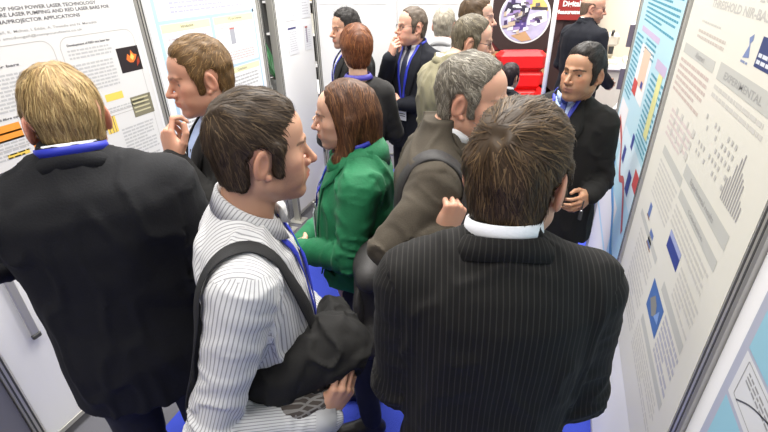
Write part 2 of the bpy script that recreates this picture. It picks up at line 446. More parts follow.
# ------------------------------------------------------------------ hands
CURL = {'relax': [(18, 30, 20), (22, 34, 22), (26, 38, 24), (30, 40, 26)], 'fist': [(62, 98, 60), (68, 100, 60), (72, 100, 60), (74, 100, 60)],
        'hold': [(28, 42, 30), (30, 44, 30), (34, 46, 30), (38, 48, 30)], 'chin': [(20, 70, 45), (50, 85, 50), (58, 90, 50), (62, 90, 50)], 'flat': [(6, 12, 8), (8, 12, 8), (10, 14, 8), (14, 16, 10)]}
def hand_mesh(side, curl, skin, h, thumb=None, sc_=1.0):
    """hand frame: wrist at origin, fingers +Y, back of the hand +Z, left thumb +X"""
    cl = CURL[curl] if isinstance(curl, str) else curl
    F = Field((-.075, -.045, -.115), (.09, .21, .05), h)
    mcp = [(.029, .088, 0), (.0095, .093, .003), (-.0105, .089, .001), (-.029, .08, -.004)]; ln = [(.043, .026, .022), (.048, .03, .023), (.044, .028, .023), (.034, .021, .02)]; rr = [.0088, .009, .0086, .0076]
    F.add(cone((.0, -.04, 0), (0, .0, 0), .026, .025), 0)
    for i, m in enumerate(mcp): F.add(cone(((.016, .005, -.004, -.014)[i], .012, -.001), m, .0155, .0105), .012)
    F.add(ell((.0, .05, -.008), (.036, .045, .013)), .012)
    F.add(ell((.023, .034, -.012), (.017, .03, .014), rotm(0, 0, -25)), .012)
    for i, m in enumerate(mcp):
        p = np.array(m); a = 0; sp = (-.10, -.02, .06, .14)[i] * (1 if cl[i][0] < 50 else .2)
        for j in range(3):
            a += math.radians(cl[i][j]); d = np.array([-math.sin(sp), math.cos(a) * math.cos(sp), -math.sin(a)]); q = p + d * ln[i][j]
            F.add(cone(p, q, rr[i] * (1, .93, .86)[j], rr[i] * (.93, .86, .74)[j]), .0035); p = q
    t = thumb or [(.024, .022, -.012), (.048, .05, -.022), (.058, .08, -.026), (.056, .106, -.03)]
    F.add(cone(t[0], t[1], .0145, .0115), .01); F.add(cone(t[1], t[2], .0112, .0098), .004); F.add(cone(t[2], t[3], .0098, .0078), .003)
    V, Q, L = F.mesh(); V = V * sc_
    C = np.tile(np.array(skin), (len(V), 1)); w = np.exp(-np.abs(V[:, 2] - .006) / .01)[:, None] * .12 * (V[:, 1] > .07)[:, None]
    C = C * (1 - w) + C * np.array([1, .6, .55]) * w
    if side == 'R': V = V * np.array([-1, 1, 1]); Q = Q[:, ::-1]
    return V, Q, C
THUMB_FIST = [(.024, .022, -.014), (.038, .052, -.036), (.026, .074, -.052), (.004, .082, -.056)]
THUMB_CHIN = [(.024, .022, -.012), (.05, .048, -.02), (.066, .076, -.026), (.07, .104, -.026)]
def hand_frame(W, f, pn):
    Y = Vector(f).normalized(); Z = -(Vector(pn)); Z = (Z - Y * Z.dot(Y)).normalized(); X = Y.cross(Z)
    m = Matrix((X, Y, Z)).transposed().to_4x4(); m.translation = Vector(W); return m

# ------------------------------------------------------------------ clothes
JACKET = [(.80, .205, .137, -.005), (.95, .2, .142, -.005), (1.08, .187, .133, 0), (1.2, .193, .133, 0), (1.32, .203, .138, -.006), (1.40, .196, .128, -.014), (1.45, .155, .102, -.022), (1.485, .1, .072, -.022), (1.52, .07, .06, -.016), (1.55, .06, .056, -.01)]
SHIRT = [(.93, .18, .13, 0), (1.05, .17, .125, .004), (1.2, .178, .124, .002), (1.32, .188, .127, -.004), (1.40, .178, .118, -.012), (1.45, .142, .096, -.02), (1.485, .094, .072, -.02), (1.515, .064, .056, -.012)]
DRESS = [(.86, .17, .13, 0), (.97, .175, .135, 0), (1.1, .14, .115, .003), (1.22, .15, .122, .008), (1.32, .158, .125, .006), (1.40, .15, .1, -.008), (1.44, .118, .083, -.018), (1.47, .085, .06, -.03), (1.49, .06, .04, -.04)]
def torso(prof, zcut=None, n=2.35):
    pr = np.array(prof); z0, z1 = pr[0, 0], pr[-1, 0]; a1 = pr[:, 1].max(); b1 = pr[:, 2].max()
    zz = np.linspace(z0, z1, 200); T = [np.interp(zz, pr[:, 0], pr[:, i]) for i in (1, 2, 3)]
    ker = np.exp(-np.linspace(-2, 2, 13) ** 2); ker /= ker.sum()
    T = [np.convolve(np.pad(t, 6, mode='edge'), ker, 'valid') for t in T]
    def fn(x, y, z):
        a, b, c = [np.interp(z, zz, t) for t in T]
        g = (np.abs(x / a) ** n + np.abs((y - c) / b) ** n) ** (1 / n)
        d = (g - 1) * np.minimum(a, b)
        gr = np.gradient(d, z.reshape(-1), axis=2) if z.size > 2 else 0
        d = d / np.sqrt(1 + gr ** 2)
        return np.maximum(d, np.maximum(z - z1, z0 - z))
    return fn, np.array([-a1, -b1 - .03, z0]), np.array([a1, b1 + .03, z1])
def lean(prof, dy=0.0, zref=1.0):
    return [(z, a, b, c + dy * max(0, z - zref)) for z, a, b, c in prof]
def garment(prof, arms, h, rad=(.068, .058, .047), fold=.004, cap=True, shoulder=.055, seed=0.0, sleeve_end=0.0, hemcut=None):
    pts = [np.array(p) for a in arms.values() for p in a[:3]] if arms else []
    lo = np.array([-.22, -.19, prof[0][0]]) - .03; hi = np.array([.22, .19, prof[-1][0]]) + .03
    for p in pts: lo = np.minimum(lo, p - .1); hi = np.maximum(hi, p + .1)
    F = Field(lo, hi, h); F.add(torso(prof), 0, 1)
    seg = {}
    for sd, a in (arms or {}).items():
        S, E, W = [np.array(p, float) for p in a[:3]]; g = 1 if sd == 'R' else -1; b = 2 if sd == 'R' else 4
        if shoulder: F.add(cone((g * .075, S[1] * .5 - .012, S[2] + .062), S + [-.012 * g, 0, .022], shoulder * .8, shoulder), .04, 1)
        We = W + (W - E) / np.linalg.norm(W - E) * sleeve_end
        F.add(cone(S, E, rad[0], rad[1]), .035, b); F.add(cone(E, We, rad[1], rad[2]), .02, b + 1)
        seg[b] = (S, E); seg[b + 1] = (E, We)
    def dsp(x, y, z, L):
        d = fold * 1.3 * (vnoise(x * 9 + 3 + seed, y * 9, z * 5) - .5) * 2
        n1 = vnoise(x * 16 + seed, y * 16, (z + .6 * np.abs(x)) * 9); d += np.where(L == 1, -fold * 1.5 * np.clip(1 - np.abs(2 * n1 - 1) * 3, 0, 1), 0)
        for lab, (A, B) in seg.items():
            m = L == lab
            if not m.any(): continue
            ax = (B - A) / np.linalg.norm(B - A); P = np.stack([x[m], y[m], z[m]], 1) - A; t = P @ ax; R = P - t[:, None] * ax
            el = B if lab % 2 == 0 else A; de = np.linalg.norm(np.stack([x[m], y[m], z[m]], 1) - el, axis=1)
            n = vnoise(R[:, 0] * 14 + t * 10 + seed, R[:, 1] * 14 + 7, t * 32 + R[:, 2] * 9)
            amp = fold * (.7 + 2.2 * np.exp(-(de / .1) ** 2))
            d[m] += -amp * np.clip(1 - np.abs(2 * n - 1) * 2.6, 0, 1) + amp * .4
        return d
    if fold: F.disp(dsp)
    for pr in (hemcut or ()): F.sub(pr, .01)
    V, Q, L = F.mesh()
    return V, Q, L, seg
def cloth_uv(V, Q, L, seg):
    V = V.astype(np.float64); fl = L[Q[:, 0]]; P = V[Q]
    nrm = np.cross(P[:, 2] - P[:, 0], P[:, 3] - P[:, 1]); side = (np.abs(nrm[:, 0]) > 2.4 * np.abs(nrm[:, 1])) & (np.abs(nrm[:, 0]) > 1.8 * np.abs(nrm[:, 2]))
    uv = np.zeros((len(Q), 4, 2)); uv[..., 1] = P[..., 2]; uv[..., 0] = np.where(side[:, None], P[..., 1] + .003, P[..., 0])
    for lab, (A, B) in seg.items():
        m = fl == lab
        ax = (B - A) / np.linalg.norm(B - A); e1 = np.cross(ax, [0.3, 1, 0.1]); e1 /= np.linalg.norm(e1); e2 = np.cross(ax, e1)
        R = P[m] - A; th = np.arctan2(R @ e2, R @ e1); th0 = th[:, :1]; th = th0 + (th - th0 + math.pi) % (2 * math.pi) - math.pi
        uv[m, :, 0] = th * .055; uv[m, :, 1] = R @ ax
    return uv.reshape(-1, 2)
def torso_bvh(V, Q, L):
    return BVHTree.FromPolygons(V.tolist(), Q[(L[Q] == 1).all(1)].tolist())
def patch(bv, G, off, m, name, parent, frm=1, thick=.003, smooth=True, uv=False):
    """a cloth piece laid on the garment: G[row][col] = (x, z) seen from the front (frm=1) or back"""
    r, c = len(G), len(G[0]); top, bot = [], []; ly = .13 * frm
    for row in G:
        for x, z in row:
            hit = bv.ray_cast(Vector((x, .8 * frm, z)), Vector((0, -frm, 0)))
            if hit[0] is not None and hit[0].y * frm > -.02:
                p = hit[0]; n = hit[1]; ly = p.y
            else: p = Vector((x, ly, z)); n = Vector((0, frm, 0))
            if n.y * frm < .15: n = Vector((0, frm, 0))
            top.append(tuple(p + n * off)); bot.append(tuple(p + n * (off - thick)))
    b = MB(); k = r * c; Fq = []
    for i in range(r - 1):
        for j in range(c - 1):
            a = i * c + j; q = (a, a + 1, a + c + 1, a + c); Fq.append(q); Fq.append(tuple(v + k for v in q[::-1]))
    rim = [j for j in range(c)] + [i * c + c - 1 for i in range(1, r)] + [(r - 1) * c + j for j in range(c - 2, -1, -1)] + [i * c for i in range(r - 2, 0, -1)]
    for i in range(len(rim)):
        a, e = rim[i], rim[(i + 1) % len(rim)]; Fq.append((a, a + k, e + k, e))
    b.add(top + bot, Fq)
    o = b.obj(name, m, parent, smooth=smooth)
    if uv:
        u = o.data.uv_layers.new(name='UVMap'); vi = np.array([l.vertex_index for l in o.data.loops]); A = np.array(top + bot)
        u.data.foreach_set('uv', A[vi][:, [0, 2]].astype(np.float32).reshape(-1))
    return o
def band(name, m, parent, a0, a1, rows, cy=-.003, n=41, sx=1.0, T=None):
    """collar-like strip round the neck; rows = [(radius(phi), z(phi))], phi 0 = nape"""
    V = []
    for r, z in rows:
        for i in range(n):
            p = math.radians(a0 + (a1 - a0) * i / (n - 1)); V.append((sx * r(p) * math.sin(p), cy - r(p) * math.cos(p), z(p)))
    if T is not None: V = [tuple(T @ Vector(v)) for v in V]
    k = len(rows); F = [(i * n + j, i * n + j + 1, (i + 1) % k * n + j + 1, (i + 1) % k * n + j) for i in range(k) for j in range(n - 1)]
    F += [tuple(i * n for i in range(k)), tuple(i * n + n - 1 for i in range(k))[::-1]]
    o = MB().add(V, F).obj(name, m, parent, smooth=True)
    A = np.array([(rows[i // n][0](0) * math.radians(a0 + (a1 - a0) * (i % n) / (n - 1)), i // n * .01) for i in range(k * n)])
    u = o.data.uv_layers.new(name='UVMap'); u.data.foreach_set('uv', A[[l.vertex_index for l in o.data.loops]].astype(np.float32).reshape(-1))
    return o
def lerp(a, b, t): return a + (b - a) * t
def collar(name, m, parent, zt=1.557, drop=.034, r=.061, h=.034, flare=.008, wing=.018, gap=166, T=None, cy=-.003):
    z = lambda p: zt - drop * (1 - math.cos(p)) / 2
    return band(name, m, parent, -gap, gap, [(lambda p: r + flare, lambda p: z(p) - h - wing * max(0, -math.cos(p)) ** 2), (lambda p: r + .002, lambda p: z(p) - .002), (lambda p: r - .001, lambda p: z(p)), (lambda p: r - .004, lambda p: z(p) - .002), (lambda p: r - .003, lambda p: z(p) - h)], cy=cy, T=T)
def jacket_collar(m, parent, zt=1.540, r=.069, gap=128, T=None, cy=-.004):
    z = lambda p: zt - .056 * (1 - math.cos(p)) / 2
    return band('collar', m, parent, -gap, gap, [(lambda p: r + .014 + .024 * abs(math.sin(p)) ** 2, lambda p: z(p) - .032 - .008 * math.sin(p) ** 2), (lambda p: r + .012 + .010 * abs(math.sin(p)) ** 2, lambda p: z(p) - .014), (lambda p: r + .003, lambda p: z(p) - .001), (lambda p: r - .001, lambda p: z(p)), (lambda p: r - .004, lambda p: z(p) - .004), (lambda p: r - .002, lambda p: z(p) - .05)], T=T, cy=cy)
def suit_front(bv, J, root, jm, shm, tiem=None, lan=None, zb=1.10, badge=None, zt=1.505, x0=.056, tiep=None):
    inx = lambda t: lerp(x0, .006, t ** .9); zz = lambda t: lerp(zt, zb, t)
    N = 15
    patch(bv, [[(lerp(-inx(t) - .012, inx(t) + .012, s / 8), zz(t)) for s in range(9)] for t in [i / N for i in range(N + 1)]], .0025, shm, 'shirt', root, uv=True)
    for g in (1, -1):
        w = lambda t: .012 + .07 * min(1, t / .28) if t < .3 else .082 * (1 - (t - .3) / .7) ** .8 + .004
        patch(bv, [[(g * (inx(t) + w(t) * s / 4), zz(t) + .02 * (s / 4) * (1 - t)) for s in range(5)] for t in [i / N for i in range(N + 1)]], .0085, jm, 'lapel', J, thick=.006)
    if tiem:
        wd = lambda t: .012 + .026 * t ** .8
        tb = patch(bv, [[(wd(t) * s, lerp(zt - .012, zb + .02, t)) for s in (-1, -.5, 0, .5, 1)] for t in [i / N for i in range(N + 1)]], .0068, tiem, 'tie', root, thick=.004)
        p = bv.ray_cast(Vector((0, .8, zt - .012)), Vector((0, -1, 0)))[0]; y = p.y if p else .06
        MB().loft([[(-a, y + .004, z), (a, y + .004, z), (a * .8, y + b, z), (-a * .8, y + b, z)] for z, a, b in ((zt + .012, .021, .018), (zt - .002, .017, .022), (zt - .018, .012, .016))], True, True).obj('knot', tiem, tb, smooth=False)
    if lan: lanyard(bv, root, lan, badge=badge, zt=zt + .005, x0=x0 + .002)
def lanyard(bv, root, m, badge=None, zt=1.51, zb=1.14, x0=.06, xe=.0, w=.0085, off=.0135, back=True, T=None, cy=-.003, r=.076, zn=1.54):
    N = 14; o = None
    for g in (1, -1):
        q = patch(bv, [[(g * lerp(x0, .006, t) + xe * t + s * w, lerp(zt, zb, t)) for s in (-1, 0, 1)] for t in [i / N for i in range(N + 1)]], off, m, 'lanyard', root if o is None else o, thick=.002)
        if o is None: o = q
        else: q.name = 'strap'
    if back:
        z = lambda p: zn - .03 * (1 - math.cos(p)) / 2
        band('neck_ribbon', m, o, -115, 115, [(lambda p: r + .006, lambda p: z(p) - .009), (lambda p: r, lambda p: z(p) + .009), (lambda p: r - .002, lambda p: z(p) + .009), (lambda p: r + .004, lambda p: z(p) - .009)], T=T, cy=cy)
    if badge:
        hit = bv.ray_cast(Vector((xe, .8, zb - .05)), Vector((0, -1, 0)))[0]; y = (hit.y if hit else .14) + off + .004
        b = MB().box((xe - .043, y, zb - .12), (xe + .043, y + .004, zb - .005), bev=.0015).obj('name_badge', badge, root)
        MB().tube([(xe, y, zb - .008), (xe, y + .003, zb + .02)], .004, 6).obj('clip', ALU, b)
        MB().box((xe - .034, y + .0042, zb - .03), (xe + .034, y + .0048, zb - .024)).box((xe - .034, y + .0042, zb - .055), (xe + .02, y + .0048, zb - .045)).box((xe - .034, y + .0042, zb - .075), (xe + .03, y + .0048, zb - .069)).box((xe - .034, y + .0042, zb - .09), (xe + .012, y + .0048, zb - .085)).obj('printed_lines', mat('badge_ink', (.03, .03, .04), .6), b)
    return o
def ribbon(bv, pts, w, off, m, name, parent, thick=.003, n=40, snap=.06):
    P = [Vector(p) for p in pts]; D = []
    for i in range(len(P) - 1):
        p0, p1, p2, p3 = P[max(i - 1, 0)], P[i], P[i + 1], P[min(i + 2, len(P) - 1)]
        for k in range(n // (len(P) - 1) + 1):
            t = k / (n // (len(P) - 1) + 1); D.append(.5 * (2 * p1 + (p2 - p0) * t + (2 * p0 - 5 * p1 + 4 * p2 - p3) * t * t + (3 * p1 - p0 - 3 * p2 + p3) * t ** 3))
    D.append(P[-1]); NR = []; Q = []
    for p in D:
        h = bv.find_nearest(p); out = Vector((p.x * .7, p.y, 0)); out = out.normalized() if out.length > 1e-4 else Vector((0, 1, 0))
        if h[0] is not None and (h[0] - p).length < snap: Q.append(h[0] + h[1] * off); NR.append(h[1])
        else: Q.append(p); NR.append(out)
    for _ in range(4):
        Q = [Q[0]] + [(Q[i - 1] + Q[i] * 2 + Q[i + 1]) / 4 for i in range(1, len(Q) - 1)] + [Q[-1]]
        NR = [NR[0]] + [(NR[i - 1] + NR[i] * 2 + NR[i + 1]).normalized() for i in range(1, len(Q) - 1)] + [NR[-1]]
    rings = []
    for i, p in enumerate(Q):
        t = (Q[min(i + 1, len(Q) - 1)] - Q[max(i - 1, 0)]).normalized(); nr = (NR[i] - t * NR[i].dot(t)).normalized(); b = t.cross(nr)
        rings.append([tuple(p + b * w / 2 + nr * thick * .3), tuple(p + b * w * .42 + nr * thick), tuple(p - b * w * .42 + nr * thick), tuple(p - b * w / 2 + nr * thick * .3), tuple(p - b * w * .42 - nr * thick * .2), tuple(p + b * w * .42 - nr * thick * .2)])
    return MB().loft(rings).obj(name, m, parent, smooth=True)
def like(o, root):
    o.location = root.location; o.rotation_euler = root.rotation_euler; o.scale = root.scale; return o
def slim(prof, ka=1.0, kb=1.0, dy=0.0): return [(z, a * ka, b * kb, c + dy) for z, a, b, c in prof]
def trousers(root, m, h=.012, stance=.09, hipz=.93, top=1.02, w=1.0, fwd=(.0, .0), shoe=SHOE, skirt=False):
    F = Field((-.26, -.22, .02), (.26, .24, top + .03), h)
    F.add(ell((0, -.005, hipz), (.165 * w, .122 * w, .15)), 0)
    for g, fy in ((1, fwd[0]), (-1, fwd[1])):
        F.add(cone((g * stance, 0, .88), (g * (stance + .01), .02 + fy, .48), .088 * w, .063 * w), .03)
        F.add(cone((g * (stance + .01), .02 + fy, .48), (g * (stance + .015), -.015 + fy, .07), .063 * w, .056 * w), .02)
    F.disp(lambda x, y, z, l: .006 * (vnoise(x * 14, y * 14, z * 16) - .5) * 2)
    F.D = np.maximum(F.D, (.045 - F.ax[2])[None, None, :])
    V, Q, L = F.mesh(); t = mk('trousers', V, Q, m, root)
    for g, fy in ((1, fwd[0]), (-1, fwd[1])):
        x = g * (stance + .018); S = Field((x - .07, -.12 + fy, -.01), (x + .07, .22 + fy, .15), .008)
        S.add(cone((x, -.045 + fy, .045), (x, .02 + fy, .055), .04, .043), 0).add(cone((x, .02 + fy, .048), (x + g * .008, .14 + fy, .03), .041, .034), .02).add(cone((x, -.02 + fy, .06), (x, -.015 + fy, .1), .04, .042), .02)
        S.D = np.maximum(S.D, (.002 - S.ax[2])[None, None, :])
        V, Q, L = S.mesh(); mk('shoe', V, Q, shoe, root)
    return t
def cuff(root, W, E, m, r=.037, ext=.014):
    W = Vector(W); d = (W - Vector(E)).normalized()
    MB().tube([W - d * .04, W + d * ext, W + d * (ext + .001), W + d * (ext - .004), W - d * .03], [r + .004, r + .001, r - .001, r - .004, r - .004], 18, caps=False).obj('shirt_cuff', m, root, smooth=True)
def spectacles(root, M, m, lens=True, thick=.0014, w=.021, hgt=.016):
    b = MB()
    for g in (1, -1):
        ring = [(g * .0335 + w * math.cos(a), .0985 - .18 * abs(w * math.cos(a) * g + .0) , .0045 + hgt * math.sin(a)) for a in [2 * math.pi * k / 20 for k in range(21)]]
        b.tube([M @ Vector(p) for p in ring], thick, 6)
        b.tube([M @ Vector(p) for p in ((g * .055, .094, .008), (g * .074, .08, .012), (g * .08, .0, .018), (g * .0795, -.018, .008))], thick, 6)
    b.tube([M @ Vector(p) for p in ((-.0125, .099, .008), (0, .102, .011), (.0125, .099, .008))], thick, 6)
    o = b.obj('glasses', m, root, smooth=True); return o

LOD = {0: (.0025, .0065, 5200, .0024), 1: (.0034, .0085, 2600, .0032), 2: (.0048, .011, 1100, .0045)}
def person(label, group, head_at, az, lod, head, hair, arms, jacket=None, prof=JACKET, legs=True, neckbase=(0, -.014, 1.475), hands=('R', 'L'), body_prof=None, handscale=1.0, long_hair_h=None, extra=None):
    """head_at: world position of the point between the ears; az: compass heading of the body, degrees from +Y towards +X"""
    hh, hg, nst, hhand = LOD[lod]
    pos = head.get('pos', (0, .03, 1.615)); sc_ = head_at[2] / pos[2]; a = math.radians(az)
    M = hm(pos, head.get('yaw', 0), head.get('pitch', 0), head.get('roll', 0))
    chunks = [(xf(M, v), q, c) for v, q, c in head_mesh(M, neckbase, head, hh)]
    skin = np.array(head.get('skin', (.56, .33, .23)))
    # the body under the clothes, coarse
    F = Field((-.35, -.3, .05), (.35, .75, 1.56), .016)
    F.add(torso([(z, aa * .86, bb * .84, c) for z, aa, bb, c in (body_prof or prof) if z < 1.47] ), 0)
    F.add(cone((0, -.018, 1.40), neckbase, .06, .055), .03)
    for g in (1, -1):
        F.add(cone((g * .09, 0, .88), (g * .1, .02, .48), .07, .048), .03).add(cone((g * .1, .02, .48), (g * .105, -.012, .09), .048, .036), .02)
    for sd, ar in arms.items():
        S, E, W = ar[:3]; F.add(cone(S, E, .044, .04), .03).add(cone(E, W, .038, .026), .02)
    V, Q, L = F.mesh(); chunks.append((V, Q, np.tile(skin, (len(V), 1))))
    for sd in hands:
        ar = arms[sd]; V, Q, C = hand_mesh(sd, ar[5], skin * ar[7] if len(ar) > 7 else skin, hhand, ar[6] if len(ar) > 6 else None, handscale)
        chunks.append((xf(hand_frame(ar[2], ar[3], ar[4]), V), Q, C))
    V, Q, C = merge(chunks); root = mk('person', V, Q, SKIN, None, col=C)
    fw = Vector((math.sin(a), math.cos(a), 0)); rt = Vector((math.cos(a), -math.sin(a), 0))
    root.location = Vector((head_at[0], head_at[1], 0)) - (fw * pos[1] + rt * pos[0]) * sc_
    root.rotation_euler = (0, 0, -a); root.scale = (sc_,) * 3
    tag(root, label, 'person', group)
    if hair:
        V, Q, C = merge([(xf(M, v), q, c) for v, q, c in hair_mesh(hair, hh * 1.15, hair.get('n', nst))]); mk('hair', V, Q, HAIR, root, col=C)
    return root, M, hg
def suit(root, hg, arms, jm, prof=JACKET, fold=.004, name='jacket', rad=(.068, .058, .047), seed=0, T=None, coll=True, shirtm=WHITE_SHIRT, cuffs=True, ck=None, **k):
    V, Q, L, seg = garment(prof, arms, hg, rad, fold, seed=seed, **k)
    J = mk(name, V, Q, jm, root, uv=cloth_uv(V, Q, L, seg))
    if coll: jacket_collar(jm, J, T=T, **(ck or {}))
    if shirtm:
        collar('shirt_collar', shirtm, root, T=T)
        if cuffs:
            for sd, ar in arms.items(): cuff(root, ar[2], ar[1], shirtm)
    return J, torso_bvh(V, Q, L)
# ------------------------------------------------------------------ floor and display walls
XL, XR, YB = -1.95, 0.40, 3.62
CARPET = plain('blue_carpet', (0.030, 0.055, 0.43), 0.95, bump=.5, bscale=900, var=.25)
GREYCARPET = plain('grey_carpet', (0.10, 0.10, 0.115), 0.95, bump=.4, bscale=700, var=.2)
fl = box('floor', (-9, -4, -.05), (9, 13, 0), GREYCARPET); fl['kind'] = 'structure'
runner = box('aisle_carpet', (-1.55, -4, 0), (1.6, 4.4, .0011), CARPET); tag(runner, 'bright blue carpet laid along the aisle between the poster walls', 'carpet')
GREYBOARD = plain('grey_loop_panel', (0.16, 0.16, 0.19), .85)
FARWALL = plain('pale_hall_wall', (0.62, 0.60, 0.56), .8)
WARM = plain('warm_hall_wall', (0.78, 0.70, 0.58), .8)
def wall(name, lo, hi, m):
    o = box(name, lo, hi, m); o['kind'] = 'structure'; return o
wall('wall_back', (-9, 12.9, 0), (9, 13, 6), FARWALL); wall('wall_left', (-9.1, -4, 0), (-9, 13, 6), FARWALL)
wall('wall_right', (9, -4, 0), (9.1, 13, 6), FARWALL); wall('wall_front', (-9, -4.1, 0), (9, -4, 6), FARWALL)
wall('ceiling', (-9, -4, 6), (9, 13, 6.1), plain('hall_ceiling', (.7, .7, .68), .9))

def frame_rot(side): return {'L': math.pi / 2, 'R': -math.pi / 2, 'B': 0.0}[side]
def panel(side, a, b, z0, z1, label, m=PANEL_WHITE, plane=None, th=.032):
    """free-standing display board; a..b along the wall, front face on the wall plane"""
    w = b - a
    loc = {'L': (XL, a, 0), 'R': (XR, b, 0), 'B': (a, YB, 0)}[side]
    t = empty('display_panel', loc, frame_rot(side)); tag(t, label, 'display panel', 'poster display panels')
    box('board', (0, 0, z0), (w, th, z1), m, t, bev=.002)
    MB().box((0, -.003, z1), (w, th + .003, z1 + .03), bev=.003).obj('top_rail', ALU, t)
    MB().box((0, -.002, z0 - .03), (w, th + .002, z0), bev=.003).obj('bottom_rail', ALU, t)
    return t
def post(side, at, label, z1=2.34, w=.036):
    loc = {'L': (XL, at, 0), 'R': (XR, at, 0), 'B': (at, YB, 0)}[side]
    t = empty('panel_post', loc, frame_rot(side)); tag(t, label, 'post', 'aluminium posts of the poster walls')
    box('upright', (-w / 2, -.012, .008), (w / 2, .044, z1), ALU, t, bev=.004)
    b = MB()
    for g in (-1, 1): b.box((g * w * .24 - .0035, -.0128, .02), (g * w * .24 + .0035, -.0116, z1 - .005))
    b.obj('groove', DARKLINE, t)
    MB().box((-.06, -.05, .002), (.06, .08, .009), bev=.002).obj('foot_plate', ALU, t)
    return t
panel('L', -.45, .668, .08, 2.3, 'grey board at the bottom left corner beyond the dark joint', GREYBOARD)
panel('L', .712, 1.834, .08, 2.3, 'white board carrying the laser technology poster behind the blond man')
panel('L', 1.872, 2.832, .08, 2.3, 'white board carrying the blue-framed poster behind the man holding his chin')
panel('L', 3.05, 3.585, .08, 2.3, 'narrow white board with small pinned sheets at the far left')
post('L', .69, 'dark-grooved post at the bottom left corner of the view'); post('L', 1.853, 'post between the laser poster and the blue-framed poster')
post('L', 2.852, 'post on the near side of the gap in the left wall'); post('L', 3.03, 'post on the far side of the gap in the left wall')
panel('B', XL + .04, -1.22, .5, 2.3, 'white end board behind the black-haired man'); panel('B', -1.215, -.55, .5, 2.3, 'white end board behind the man with a hand at his mouth')
for at, lb in ((XL + .02, 'corner post where left wall meets the white end wall'), (-.53, 'post at the right end of the white end wall')): post('B', at, lb)
panel('R', -.4, .858, .08, 2.3, 'board in the bottom right corner carrying the pale blue poster')
panel('R', .902, 1.910, .08, 2.3, 'board on the right carrying the large cream poster')
panel('R', 1.951, 3.03, .08, 2.3, 'board on the right carrying the light blue poster')
post('R', .88, 'post between the cream poster and the lower right poster', w=.04); post('R', 1.93, 'post between the cream poster and the light blue poster'); post('R', 3.05, 'end post beside the young man in the blue tie')
